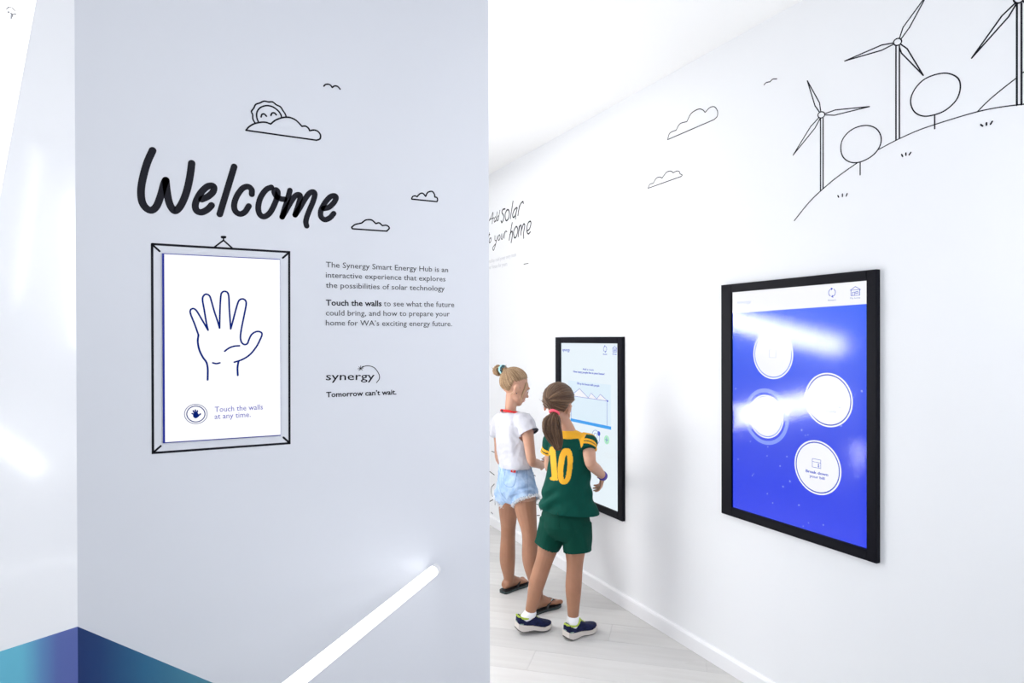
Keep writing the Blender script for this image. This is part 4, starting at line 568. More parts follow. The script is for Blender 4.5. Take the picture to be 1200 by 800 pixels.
tube_lamp(lerp(a, b, -2.5), lerp(a, b, 1.6), .0255, 'bright LED tube hanging from the ceiling at the top left edge', clip=None)
# small wire holder on that tube
e = empty('wire_holder', (-.279, 1.385, 2.063), 0, 'tiny grey metal wire holder on the tube at the top left', 'bracket')
bm = bmesh.new(); tube(bm, [(-.006, 0, .006), (0, -.004, .009), (.006, 0, .005)], .0011, 6); tube(bm, [(0, 0, -.010), (.001, 0, -.002)], [.0012, .003], 8, smooth=False); obj('hook', bm, M_steel, e)
bm = bmesh.new(); ellipsoid(bm, V((-.003, -.002, .0005)), AX, (.002, .002, .002), 8); ellipsoid(bm, V((.006, -.002, -.001)), AX, (.0022, .002, .002), 8); obj('screw', bm, M_steel, e)
bm = bmesh.new(); tube(bm, [(.001, 0, -.01), (.003, 0, -.17)], .0004, 5, smooth=False, dome=False); obj('thin_wire', bm, M_steel, e)
# tubes seen only as reflections in the gloss of screens and left wall
tube_lamp((.73, 3.82, 1.69), (-.20, 3.36, 1.43), .075, 'LED tube behind the partition, reflected high in the blue screen', wires=(.1, .9), strength=23)
tube_lamp((1.02, 3.51, .91), (.20, 3.10, 1.085), .070, 'LED tube behind the partition, reflected midway in the blue screen', wires=(.1, .9), strength=23)
tube_lamp((.45, 2.783, .84), (.367, 2.741, .54), .014, 'short LED tube behind the partition, reflected low in the blue screen', wires=(.02,), strength=30)
tube_lamp((1.875, .04, 2.80), (1.80, -.06, 1.72), .016, 'upright LED tube near the right wall, reflected in the left wall', wires=(.02,), strength=14)
tube_lamp((1.66, -.30, 1.02), (1.86, .10, .60), .06, 'slanting LED tube behind the viewer, reflected in the left wall', wires=(.05, .95), strength=14)
# ------------------------------------------------------------------ people
M_skin = mat('light_skin', (.57, .32, .22), .5, sss=.15, var=((9, 9, 9), (.51, .27, .175), .4, .7))
M_skin2 = mat('tanned_skin', (.385, .185, .108), .5, sss=.12, var=((9, 9, 9), (.32, .148, .084), .4, .7))
M_lip = mat('pink_lips', (.55, .20, .17), .45)
M_eyew = mat('eye_white', (.8, .78, .76), .2); M_iris = mat('blue_grey_iris', (.05, .09, .13), .15); M_brow = mat('light_brown_brow', (.30, .19, .10), .8)
def hair_mat(name, a, b):
    m = bpy.data.materials.new(name); m.use_nodes = True; nt = m.node_tree; bs = nt.nodes['Principled BSDF']
    at = nt.nodes.new('ShaderNodeVertexColor'); at.layer_name = 'tone'; mx = nt.nodes.new('ShaderNodeMix'); mx.data_type = 'RGBA'
    mx.inputs[6].default_value = (*a, 1); mx.inputs[7].default_value = (*b, 1)
    nt.links.new(at.outputs[0], mx.inputs[0]); nt.links.new(mx.outputs[2], bs.inputs['Base Color']); bs.inputs['Roughness'].default_value = .42
    return m
M_blond = hair_mat('dark_blond_hair', (.25, .14, .065), (.70, .50, .30))
M_brown = hair_mat('light_brown_hair', (.075, .036, .018), (.28, .165, .09))
def heading(deg):
    a = math.radians(deg); return V((math.sin(a), math.cos(a), 0)), V((math.cos(a), -math.sin(a), 0))
def hand(bm, wrist, d, n, curl, L=.068, wd=.030, thumb_side=1, sc=1.):
    """palm from wrist along d, palm normal n (fingers curl towards n)"""
    wrist = V(wrist); d = V(d).normalized(); n = V(n); n = (n-d*n.dot(d)).normalized(); s = d.cross(n).normalized()*thumb_side
    L *= sc; wd *= sc
    loft(bm, [(wrist-d*.02*sc, s*.019*sc, n*.015*sc), (wrist+d*.008*sc, s*.021*sc, n*.014*sc), (wrist+d*L*.5, s*wd*.95, n*.013*sc), (wrist+d*L*.95, s*wd, n*.011*sc), (wrist+d*L*1.03, s*wd*.8, n*.007*sc)], 14)
    for k, (o, fl, r) in enumerate(((-.78, .044, .0062), (-.27, .055, .0068), (.27, .058, .007), (.78, .052, .0068))):
        fl *= sc; r *= sc
        p = wrist+d*L*(.92 if k else .86)+s*wd*o; dirv = (d+s*o*.16).normalized(); pts = [p-d*.01]; a = 0
        c = curl+k*.05
        for seg, ln in enumerate((.42, .33, .25)):
            a += c*(.7, 1., .7)[seg]; p = p+(dirv*math.cos(a)+n*math.sin(a))*fl*ln; pts.append(p)
        tube(bm, pts, [r*1.05, r, r*.95, r*.8], 8, hint=s, k=3)
    p = wrist+d*L*.2+s*wd*.6; q = p+(d*.5+s*.75+n*.4).normalized()*.026*sc; q2 = q+(d*.85+s*.15+n*.45).normalized()*.024*sc
    tube(bm, [p, q, q2], [.0115*sc, .0085*sc, .0068*sc], 8, k=3)
def head_parts(bm, c, hf, hu, hs, s=1.):
    P = lambda x, y, z: V(c)+hs*x*s+hf*y*s+hu*z*s
    E = lambda p, r: ellipsoid(bm, P(*p), (hs, hf, hu), [q*s for q in r], 20)
    E((0, -.018, .022), (.070, .083, .079)); E((0, .018, -.005), (.063, .066, .070)); E((0, .030, -.045), (.050, .050, .056))
    E((0, .055, -.084), (.026, .024, .021)); E((0, .045, -.070), (.038, .036, .028))
    for k in (-1, 1): E((.034*k, .052, -.040), (.022, .026, .026)); E((.030*k, .070, .016), (.020, .010, .008))
    E((0, .078, -.012), (.0085, .014, .026)); E((0, .091, -.030), (.010, .012, .010)); E((.009, .084, -.034), (.007, .008, .006)); E((-.009, .084, -.034), (.007, .008, .006))
    E((0, .0785, -.055), (.017, .010, .0055)); E((0, .077, -.0655), (.015, .010, .006))
    for k in (-1, 1):
        E((.069*k, -.004, -.020), (.007, .017, .028)); E((.073*k, -.010, -.013), (.005, .010, .016))
    return P
def eyes(par, P, hs, hf, hu, s):
    for k in (-1, 1):
        bm = bmesh.new(); ellipsoid(bm, P(.029*k, .0705, -.002), (hs, hf, hu), (.0115*s, .0085*s, .0070*s), 14); o = obj('eye', bm, M_eyew, par, True)
        bm = bmesh.new(); ellipsoid(bm, P(.029*k, .0775, -.003), (hs, hf, hu), (.0050*s, .0026*s, .0050*s), 10); obj('iris', bm, M_iris, o, True)
        bm = bmesh.new(); tube(bm, [P(.016*k, .082, .012), P(.030*k, .080, .017), P(.044*k, .071, .012)], .0022*s, 6); obj('eyebrow', bm, M_brow, par, True)
    bm = bmesh.new(); ellipsoid(bm, P(0, .0862, -.0555), (hs, hf, hu), (.015*s, .003*s, .0035*s), 12); ellipsoid(bm, P(0, .0845, -.0645), (hs, hf, hu), (.013*s, .0035*s, .004*s), 12); obj('lips', bm, M_lip, par, True)
def hair(par, c, hf, hu, hs, s, tie, m, face_fn, n=520, seed=1, rad=(.0765, .089, .086), cen=(0, -.017, .022), wr=.0016, fuzz=.003):
    """scalp cap and combed strands drawn to the tie direction (head frame)"""
    rg = random.Random(seed); bm = bmesh.new(); lay = bm.loops.layers.color.new('tone')
    P = lambda x, y, z: V(c)+hs*x*s+hf*y*s+hu*z*s
    tie = V(tie).normalized()
    def pt(d, k=1.): return P(cen[0]+d.x*rad[0]*k, cen[1]+d.y*rad[1]*k, cen[2]+d.z*rad[2]*k)
    # cap
    NU, NV = 48, 30; grid = {}
    for i in range(NU):
        for j in range(NV+1):
            th = PI*j/NV; ph = 2*PI*i/NU; grid[i, j] = V((math.sin(th)*math.cos(ph), math.sin(th)*math.sin(ph), math.cos(th)))
    vs = {k: bm.verts.new(pt(d, .985)) for k, d in grid.items()}
    for i in range(NU):
        for j in range(NV):
            d = (grid[i, j]+grid[(i+1) % NU, j+1]).normalized()
            if not face_fn(d): continue
            q = [vs[i, j], vs[(i+1) % NU, j], vs[(i+1) % NU, j+1], vs[i, j+1]]
            try: f = bm.faces.new(q)
            except ValueError: continue
            for l in f.loops: l[lay] = (.35, .35, .35, 1)
    cnt = 0; tries = 0
    while cnt < n and tries < n*20:
        tries += 1
        d = V((rg.gauss(0, 1), rg.gauss(0, 1), rg.gauss(0, 1))).normalized()
        if not face_fn(d): continue
        if rg.random() < .55:      # push starts to the hairline
            ax = d.cross(tie)
            if ax.length > .05:
                ax.normalize(); best = d
                for k in range(40):
                    e = Matrix.Rotation(-math.radians(4*k), 3, ax) @ d
                    if not face_fn(e): break
                    best = e
                d = best
        ang = d.angle(tie)
        if ang < .25 or ang > 3.0: continue
        ax = d.cross(tie).normalized(); K = max(4, int(ang*6)); pts = []
        lift = rg.uniform(.99, 1.0)+abs(rg.gauss(0, fuzz*4)); w0 = rg.gauss(0, .03)
        for k in range(K+1):
            t = k/K; e = Matrix.Rotation(ang*t, 3, ax) @ d; e = e+ax*w0*math.sin(PI*t)
            pts.append(pt(e.normalized(), lift*(1-.01*(1-t)) if 0 < t else .975))
        nv = len(bm.verts); nf0 = len(bm.faces)
        tube(bm, pts, [wr*.6]+[wr]*(len(pts)-2)+[wr*.8], 4, dome=False, smooth=False)
        tone = min(1, max(0, rg.gauss(.5, .28)))
        bm.faces.ensure_lookup_table()
        for f in bm.faces[nf0:]:
            for l in f.loops: l[lay] = (tone, tone, tone, 1)
        cnt += 1
    for v in [v for v in bm.verts if not v.link_faces]: bm.verts.remove(v)
    return bm, lay, pt(tie, 1.0), P
def strands(bm, lay, paths, rg, wr=.0016):
    for pts in paths:
        nf0 = len(bm.faces); tube(bm, pts, [wr]*(len(pts)-1)+[wr*.3], 4, dome=False, smooth=False)
        tone = min(1, max(0, rg.gauss(.5, .28))); bm.faces.ensure_lookup_table()
        for f in bm.faces[nf0:]:
            for l in f.loops: l[lay] = (tone, tone, tone, 1)
def obj_keep(name, bm, m, par):   # strand meshes: keep the winding
    me = bpy.data.meshes.new(name); bm.to_mesh(me); bm.free(); return obj(name, me, m, par, True)
def world_of(r, f): return V((r*math.cos(YAW)+f*math.sin(YAW), -r*math.sin(YAW)+f*math.cos(YAW), 0))
def fold(scale, amp, seed, stretch=(1, 1, 1)):
    def fn(co, n):
        p = V((co.x*stretch[0], co.y*stretch[1], co.z*stretch[2]))*scale+V((seed, 0, 0))
        a = noise.noise(p); b = noise.noise(p*2.3+V((5, 3, 1)))
        return amp*((1-abs(a)*3)*.7 + b*.5)
    return fn
def ring_at(c, hw, hd, s, f): return (V(c), s*hw, f*hd)
# ============ girl in the white T-shirt and denim shorts
g1 = empty('person', world_of(.04, 3.70), -YAW, 'girl with a blond hair bun, white T-shirt and frayed denim shorts', 'person', 'girls at the far touch screen')
F1, S1 = heading(48); Z3 = V((0, 0, 1))
bm = bmesh.new()
hip = V((-0.0157, 0.0000, 0.6480)); wst = V((-0.0253, 0.0200, 0.7854)); chs = V((-0.0400, 0.0200, 0.9224)); shl = V((-0.0400, 0.0200, 1.0350)); nk = V((-0.0498, 0.0200, 1.0937))
loft(bm, [ring_at(hip-Z3*.05, .09, .075, S1, F1), ring_at(hip, .105, .085, S1, F1), ring_at(wst, .082, .065, S1, F1), ring_at(chs, .098, .070, S1, F1), ring_at(shl-Z3*.015, .105, .058, S1, F1), ring_at(shl+Z3*.012, .07, .045, S1, F1)], 20)
hc = V((-0.0228, 0.0300, 1.2301)); HF = V((.95, .25, -.42)).normalized(); HS = V((.25, -.95, 0)).normalized(); HS = (HS-HF*HS.dot(HF)).normalized(); HU = HS.cross(HF)
tube(bm, [shl-Z3*.01, nk, hc-Z3*.045-HF*.018], [.045, .033, .036], 14, k=3)
P1 = head_parts(bm, hc, HF, HU, HS, .98)
sr = V((0.0362, -0.0800, 1.0237)); er = V((0.0689, -0.1000, 0.8226)); wr_ = V((0.1313, 0.0200, 0.7707))
tube(bm, [shl+S1*.05, sr, lerp(sr, er, .5), er, lerp(er, wr_, .5), wr_], [.036, .036, .031, .0265, .0255, .0185], 14, k=4)
hand(bm, wr_, V((.45, .85, .12)), V((-.5, .35, .2)), .75, sc=.86, thumb_side=-1)
sl = V((-0.1206, 0.1300, 0.9860)); el = V((-0.1170, 0.2000, 0.7764)); wl = V((-0.0400, 0.3000, 0.7053))
tube(bm, [shl-S1*.05, sl, lerp(sl, el, .5), el, lerp(el, wl, .5), wl], [.036, .034, .029, .025, .024, .018], 14, k=4)
hand(bm, wl, V((.9, .3, .12)), V((.1, -.3, .9)), .6, sc=.86)
kl = V((-0.0651, 0.1200, 0.3691)); al = V((-0.0603, 0.1600, 0.0474)); kr = V((0.0542, -0.1200, 0.4213)); ar = V((0.1005, -0.1400, 0.0901))
hl = hip-S1*.055-Z3*.02; hr = hip+S1*.055-Z3*.02
kl2 = V((-0.0702, 0.1300, 0.1998)); kr2 = V((0.0584, -0.1400, 0.2868))
tube(bm, [hl, lerp(hl, kl, .5)+V((-.004, 0, 0)), kl, kl2, lerp(kl2, al, .65), al], [.070, .057, .043, .0465, .034, .028], 16, k=5)
tube(bm, [hr, lerp(hr, kr, .5), kr, kr2, lerp(kr2, ar, .65), ar], [.072, .058, .043, .0455, .034, .028], 16, k=5)
def bare_foot(bm, ankle, deg, z0, L=.195, side=1):
    f, s = heading(deg); a = V((ankle.x, ankle.y, 0)); H_ = a-f*L*.24
    W = [(.0, .020, .018, .026), (.06, .028, .026, .030), (.16, .030, .034, .036), (.30, .029, .040, .042), (.45, .030, .032, .034), (.6, .034, .023, .025), (.74, .037, .016, .018), (.84, .034, .012, .013)]
    loft(bm, [(H_+f*L*t+Z3*(z0+zc_), s*w_, Z3*h_) for t, w_, h_, zc_ in W], 16)
    tube(bm, [V((ankle.x, ankle.y, ankle.z)), V((ankle.x, ankle.y, z0+.035))], [.028, .029], 14, smooth=False)
    for k, (o, ln, r) in enumerate(((-.66, .20, .0115), (-.26, .19, .0080), (.08, .17, .0075), (.38, .145, .0070), (.66, .12, .0065))):
        b = H_+f*L*.80+s*.036*o*side; tube(bm, [b+Z3*(z0+.012), b+f*L*ln*.7+Z3*(z0+.013), b+f*L*ln+Z3*(z0+.009)], r, 8, k=2)
    return H_, f, s
FL1 = bare_foot(bm, al, 44, .017, side=1); FR1 = bare_foot(bm, ar, 52, .017, side=-1)
me = remesh(bm, .0036, 3); obj('body', me, M_skin2 if False else M_skin, g1, True)
# tan the legs and arms a little more than the face, by place on the body
me.materials.append(M_skin2); colour_faces(me, lambda c_, n_: 1 if c_.z < .60 else 0)
eyes(g1, P1, HS, HF, HU, .98)
def hairline1(d):
    if d.y > .10: return d.z > .14+.70*(d.y-.10)
    if d.y > -.22: return d.z > -.04+(d.y+.22)*.55
    return d.z > -.78
bm, lay, tp, PP = hair(g1, hc, HF, HU, HS, .98, (0, -.80, .60), M_blond, hairline1, 620, 3, rad=(.0735, .086, .083), fuzz=.002)
rg = random.Random(8); bc = V((-0.1225, 0.1000, 1.3150)); td = (bc-tp).normalized()
nf0 = len(bm.faces)
paths = []
bx_, by_ = frame_of(td, Z3)
for k in range(190):      # bun: coils round the tie axis
    r_ = rg.uniform(.012, .033); h_ = rg.uniform(-.018, .020); R0 = r_*math.sqrt(max(.1, 1-(h_/.026)**2)); a0 = rg.uniform(0, 6.28); tl = rg.uniform(-.35, .35)
    paths.append([bc+td*(h_+tl*R0*math.sin(a0+.5*q))+bx_*R0*math.cos(a0+.5*q)+by_*R0*math.sin(a0+.5*q) for q in range(rg.randint(5, 10))])
for k in range(60): paths.append([tp+V((rg.gauss(0, .006), rg.gauss(0, .006), rg.gauss(0, .006))), lerp(tp, bc, .5)+V((rg.gauss(0, .006), rg.gauss(0, .006), rg.gauss(0, .006))), bc+V((rg.gauss(0, .012), rg.gauss(0, .012), rg.gauss(0, .012)))])
for k in range(10): paths.append([bc+bx_*.02*math.cos(k), bc+bx_*.034*math.cos(k)+by_*.036*math.sin(k), bc+bx_*.036*math.cos(k+.3)+by_*.044*math.sin(k+.2)])
strands(bm, lay, paths, rg, .0018)
ellipsoid(bm, bc, (td, bx_, by_), (.020, .025, .025), 12)
lp = []     # loose locks by the cheek
for k in range(6): lp.append([PP(.064, .034+.002*k, .040), PP(.0625, .038+.0018*k, .005), PP(.0585, .040+.002*k, -.035), PP(.050, .046+.002*k, -.068-.003*k)])
for k in range(5): lp.append([PP(.066, .01+.002*k, .0), PP(.071, -.012, -.035), PP(.064, -.022, -.055-.002*k)])
strands(bm, lay, lp, rg, .0009)
obj_keep('hair', bm, M_blond, g1)
M_teal = mat('pale_aqua_scrunchie', (.35, .68, .70), .7, bump=(150, .3, .002)); M_dkt = mat('dark_scrunchie_edge', (.02, .05, .08), .7)
sc_ = lerp(tp, bc, .42)
bm = bmesh.new()
n_ = 26; ring = [sc_+bx_*.0205*math.cos(2*PI*i/n_)+by_*.0205*math.sin(2*PI*i/n_)+td*.003*math.sin(i*2.1) for i in range(n_)]; ring.append(ring[0])
tube(bm, ring, .0088, 8, dome=False, smooth=False); obj('scrunchie', bm, M_teal, g1, True)
bm = bmesh.new(); ring = [sc_-td*.007+bx_*.021*math.cos(2*PI*i/20)+by_*.021*math.sin(2*PI*i/20) for i in range(20)]; ring.append(ring[0]); tube(bm, ring, .0045, 8, dome=False, smooth=False); props(obj('hair_tie', bm, M_dkt, g1, True), 'dark hair tie')
bm = bmesh.new(); ellipsoid(bm, P1(.0775, .004, -.040), AX, (.003, .003, .003), 8); obj('earring', bm, M_dkt, g1, True)
# T-shirt
M_tee = mat('white_cotton', (.55, .55, .60), .8, bump=(260, .15, .0008)); M_red = mat('red_neck_trim', (.70, .02, .02), .7); M_cuff = mat('dark_sleeve_lining', (.035, .035, .05), .8)
bm = bmesh.new()
hem1 = V((-0.0181, 0.0000, 0.7624))
loft(bm, [ring_at(hem1, .102, .083, S1, F1), ring_at(hem1+Z3*.03, .106, .086, S1, F1), ring_at(lerp(wst, chs, .45), .103, .082, S1, F1), ring_at(chs, .110, .080, S1, F1), ring_at(shl-Z3*.022, .118, .070, S1, F1), ring_at(shl+Z3*.004, .104, .058, S1, F1), ring_at(nk-Z3*.022, .070, .054, S1, F1), ring_at(nk-Z3*.012, .058, .048, S1, F1)], 28)
cr1 = V((0.0547, -0.1000, 0.9789)); cl1 = V((-0.1337, 0.1500, 0.9276))
tube(bm, [shl+S1*.06, lerp(shl+S1*.10, sr, .7)+Z3*.006, lerp(sr, cr1, .55), cr1], [.046, .048, .047, .049], 16, k=4, dome=False)
tube(bm, [shl-S1*.06, lerp(shl-S1*.10, sl, .7)+Z3*.006, lerp(sl, cl1, .55), cl1], [.046, .047, .045, .046], 16, k=4, dome=False)
me = remesh(bm, .0045, 3); displace(me, fold(11, .0058, 2, (1, 1, .45))); displace(me, fold(26, .0034, 7, (1, 1, .8))); cut(me, hem1+Z3*.008, -Z3, .16); cut(me, lerp(cr1, sr, .06), cr1-sr, .060); obj('tshirt', me, M_tee, g1, True)
bm = bmesh.new(); n_ = 28; nf = (-F1*.9+V((0, 0, .35))).normalized()
ring = [nk-Z3*.013+S1*.060*math.cos(2*PI*i/n_)+F1*.050*math.sin(2*PI*i/n_)-Z3*.012*math.sin(2*PI*i/n_) for i in range(n_)]; ring.append(ring[0])
tube(bm, ring, .0062, 8, dome=False, smooth=False, squash=1.2); props(obj('neck_trim', bm, M_red, g1, True), 'red rib neck trim')
bm = bmesh.new(); ax_ = (cr1-sr).normalized(); a_, b_ = frame_of(ax_, V((1, 0, 0)))
ring = [cr1+ax_*.001+a_*.0495*math.cos(PI*(-.35+.7*i/10))+b_*.0495*math.sin(PI*(-.35+.7*i/10)) for i in range(11)]
tube(bm, ring, .0055, 8, smooth=False); obj('sleeve_trim', bm, M_cuff, g1, True)
bm = bmesh.new(); box(bm, nk-F1*.045+V((-.02, -.004, -.006)), nk-F1*.045+V((-.006, .002, .004))); obj('neck_label', bm, M_cuff, g1)
# denim shorts
M_denim = mat('pale_blue_denim', (.27, .40, .62), .9, spec=.2, var=((26, 26, 16), (.46, .60, .80), .35, .65), bump=(500, .25, .0008))
M_seam = mat('denim_seam', (.20, .31, .52), .85); M_fray = mat('white_frayed_threads', (.85, .87, .90), .9)
bm = bmesh.new()
loft(bm, [ring_at(hip-Z3*.075, .085, .075, S1, F1), ring_at(hip-Z3*.035, .112, .094, S1, F1), ring_at(hip-Z3*.012, .122, .104, S1, F1), ring_at(hip+Z3*.05, .116, .098, S1, F1), ring_at(wst-Z3*.015, .101, .083, S1, F1), ring_at(wst+Z3*.012, .097, .080, S1, F1)], 28)
hl_ = V((-0.0848, 0.0800, 0.5749)); hr_ = V((0.0342, -0.0600, 0.5924))
for sgn, hp, he, rr_h in ((-1, hl, hl_, .072), (1, hr, hr_, .079)):
    tube(bm, [hp+Z3*.02, lerp(hp, he, .5), he], [.080, rr_h, rr_h], 20, dome=False, k=3)
me = remesh(bm, .0045, 3); displace(me, fold(14, .0035, 12, (1, 1, 1.3))); displace(me, fold(30, .0016, 3, (1, 1, 2))); obj('denim_shorts', me, M_denim, g1, True)
shorts_me = me
from mathutils.bvhtree import BVHTree
def snap(me_, p, n, off=.001):
    if not isinstance(me_, BVHTree): me_ = BVHTree.FromPolygons([v.co for v in me_.vertices], [tuple(q.vertices) for q in me_.polygons])
    h = me_.ray_cast(V(p)+V(n)*.4, -V(n)); return (h[0]+h[1]*off, h[1]) if h[0] is not None else (V(p), V(n))
bvh1 = BVHTree.FromPolygons([v.co for v in me.vertices], [tuple(q.vertices) for q in me.polygons])
vdir = V((0, -1, 0))
def on_shorts(px_pts, bvh, w_, m, name, par):
    bm = bmesh.new(); q = []
    for p in catmull(px_pts, 4) if len(px_pts) > 2 else [V(a) for a in px_pts]:
        h, nn_ = snap(bvh, p, vdir, .0005); q.append(h)
    tube(bm, q, w_, 5, smooth=False); return obj(name, bm, m, par, True)
o = None
on_shorts([(-0.0779, -0.1000, 0.7705), (-0.0874, -0.1000, 0.6947), (-0.0589, -0.1000, 0.6758), (-0.0305, -0.1000, 0.6900), (-0.0116, -0.1000, 0.7611)], bvh1, .0016, M_seam, 'back_pocket', g1)
on_shorts([(-0.1063, -0.1000, 0.7753), (-0.0589, -0.1000, 0.7776), (-0.0021, -0.1000, 0.7658), (0.0500, -0.1000, 0.7753), (0.0784, -0.1000, 0.7895)], bvh1, .0014, M_seam, 'waistband_seam', g1)
on_shorts([(-0.1063, -0.1000, 0.7611), (-0.1158, -0.1000, 0.6995), (-0.1063, -0.1000, 0.6426), (-0.0732, -0.1000, 0.6000)], bvh1, .0014, M_seam, 'centre_seam', g1)
on_shorts([(0.0405, -0.1000, 0.7658), (0.0429, -0.1000, 0.7042), (0.0453, -0.1000, 0.6332)], bvh1, .0014, M_seam, 'side_seam', g1)
bm = bmesh.new(); q = [snap(bvh1, p, vdir, .002)[0] for p in ((-0.0471, -0.1000, 0.7705), (-0.0211, -0.1000, 0.7682), (-0.0225, -0.1000, 0.7516), (-0.0485, -0.1000, 0.7549))]
f_ = bm.faces.new([bm.verts.new(p) for p in q]); r_ = bmesh.ops.extrude_face_region(bm, geom=[f_])
for v in [x for x in r_['geom'] if isinstance(x, bmesh.types.BMVert)]: v.co.y -= .002
lb = obj('red_label', bm, M_red, g1); bm = bmesh.new()
c_ = (q[0]+q[2])/2+V((0, -.003, 0)); box(bm, c_-V((.006, .0005, .002)), c_+V((.006, .0005, .002))); obj('label_print', bm, M_tee, lb)
bm = bmesh.new(); rg = random.Random(5)
for he, R_, base in ((hl_, .072, hl), (hr_, .079, hr)):
    ax_ = (he-base).normalized(); a_, b_ = frame_of(ax_, V((1, 0, 0)))
    for k in range(420):
        t = rg.uniform(0, 2*PI); p = he+(a_*math.cos(t)+b_*math.sin(t))*(R_+rg.uniform(-.003, .002))-ax_*.010
        tube(bm, [p, p+ax_*rg.uniform(.010, .016)+V((rg.gauss(0, .003), rg.gauss(0, .003), 0)), p+ax_*rg.uniform(.014, .024)+V((rg.gauss(0, .006), rg.gauss(0, .006), 0))], .0011, 3, dome=False, smooth=False)
props(obj('frayed_hem', bm, M_fray, g1), kind='stuff')
# flip flops
M_ff = mat('black_rubber', (.012, .014, .016), .6); M_fft = mat('grey_teal_footbed_edge', (.045, .08, .08), .6); M_fl = mat('pale_strap_print', (.45, .5, .5), .5)
def flip_flop(FF, side, par, L=.215):
    H_, f, s = FF; e = empty('flip_flop'); e.parent = par; e.location = H_-f*.012
    def outline(k=1.):
        pr = [(0, .018), (.03, .027), (.12, .031), (.3, .029), (.5, .032), (.7, .040), (.85, .038), (.95, .028), (1., .012)]
        L_ = [f*L*t+s*w_*k for t, w_ in pr]; R_ = [f*L*t-s*w_*k for t, w_ in pr]; P = L_+R_[::-1]
        P = catmull([(p.x, p.y, 0) for p in P]+[(P[0].x, P[0].y, 0)], 3)[:-1]; return [(p.x, p.y) for p in P]
    for nm, m, z0, z1, k in (('outsole', M_ff, 0, .005, 1.), ('midsole', M_fft, .005, .0115, .985), ('footbed', M_ff, .0115, .0165, 1.)):
        bm = bmesh.new(); po = outline(k); prism(bm, po, lambda u, v, h: V((u, v, h)), z0, z1); bm.faces.new([bm.verts[i] for i in range(0)]) if False else None
        bm.verts.ensure_lookup_table(); bm.faces.new([bm.verts[i] for i in range(len(po))][::-1]); obj(nm, bm, m, e)
    tz = f*L*.83-s*.013*side
    for k in (-1, 1):
        bm = bmesh.new()
        tube(bm, [tz+Z3*.030, f*L*.70+s*.012*k-s*.008*side+Z3*.050, f*L*.56+s*.028*k+Z3*.046, f*L*.42+s*.034*k+Z3*.016], [.0045, .0062, .0062, .0055], 8, squash=.6, k=4); o = obj('strap', bm, M_ff, e, True)
        if k == 1:
            bm = bmesh.new(); p = f*L*.66+s*.017*k-s*.005*side+Z3*.0545; tube(bm, [p, p-f*.012+s*.006], .0035, 6, smooth=False); obj('strap_print', bm, M_fl, o, True)
    bm = bmesh.new(); tube(bm, [tz+Z3*.032, tz+Z3*.012], .004, 8, smooth=False); obj('toe_post', bm, M_ff, e, True)
flip_flop(FL1, 1, g1); flip_flop(FR1, -1, g1)
# ============ girl in the green and gold jersey
g2 = empty('person', world_of(.24, 3.28), -YAW, 'girl with a brown ponytail in a green and gold number 10 jersey', 'person', 'girls at the far touch screen')
F2, S2 = heading(22)
bm = bmesh.new()
hip = V((0.0276, 0.0000, 0.5721)); wst = V((0.0405, 0.0000, 0.7318)); chs = V((0.0526, -0.0100, 0.8847)); shl = V((0.0535, 0.0000, 0.9951)); nk = V((0.0371, 0.0100, 1.0498))
hc = V((-0.0026, 0.0300, 1.1646)); HF = V((.42, .86, -.35)).normalized(); HS = V((.89, -.42, -.12)); HS = (HS-HF*HS.dot(HF)).normalized(); HU = HS.cross(HF)
loft(bm, [ring_at(hip-Z3*.05, .095, .075, S2, F2), ring_at(hip, .110, .085, S2, F2), ring_at(wst, .088, .066, S2, F2), ring_at(chs, .102, .07, S2, F2), ring_at(shl-Z3*.016, .100, .052, S2, F2), ring_at(shl+Z3*.006, .06, .040, S2, F2)], 20)
tube(bm, [shl-Z3*.01, nk, hc-Z3*.045-HF*.02], [.048, .036, .038], 14, k=3)
P2 = head_parts(bm, hc, HF, HU, HS, .97)
sr2 = V((0.1340, -0.0500, 0.9942)); er2 = V((0.1437, -0.1100, 0.8910)); wr2 = V((0.2203, 0.0200, 0.8009))
tube(bm, [shl+S2*.05-Z3*.008, sr2-Z3*.006, lerp(sr2, er2, .5), er2, lerp(er2, wr2, .5), wr2], [.032, .033, .0325, .0285, .027, .019], 14, k=4)
hand(bm, wr2, V((-.10, .45, -.9)), V((-.75, .25, -.2)), .42, sc=.92, thumb_side=1)
sl2 = V((-0.0378, 0.0600, 0.9682)); el2 = V((-0.0432, 0.1200, 0.8245)); wl2 = V((0.0589, 0.2700, 0.7573))
tube(bm, [shl-S2*.05-Z3*.008, sl2-Z3*.006, lerp(sl2, el2, .5), el2, lerp(el2, wl2, .5), wl2], [.038, .036, .031, .027, .026, .019], 14, k=4)
hand(bm, wl2, V((.5, .8, .2)), V((.1, .1, -1)), .5, sc=.92, thumb_side=-1)
hl2 = hip-S2*.058-Z3*.02; hr2 = hip+S2*.055-Z3*.02
kl2_ = V((-0.0767, 0.0300, 0.3720)); cl2_ = V((-0.1137, 0.0300, 0.2588)); al2 = V((-0.1484, 0.0350, 0.1086))
kr2_ = V((0.0731, -0.0200, 0.3633)); cr2_ = V((0.0658, -0.0300, 0.2556)); ar2 = V((0.0646, -0.0200, 0.1059))
tube(bm, [hl2, lerp(hl2, kl2_, .55), kl2_, cl2_, lerp(cl2_, al2, .6), al2], [.072, .057, .045, .0425, .033, .028], 16, k=5)
tube(bm, [hr2, lerp(hr2, kr2_, .55), kr2_, cr2_, lerp(cr2_, ar2, .6), ar2], [.072, .055, .042, .041, .033, .028], 16, k=5)
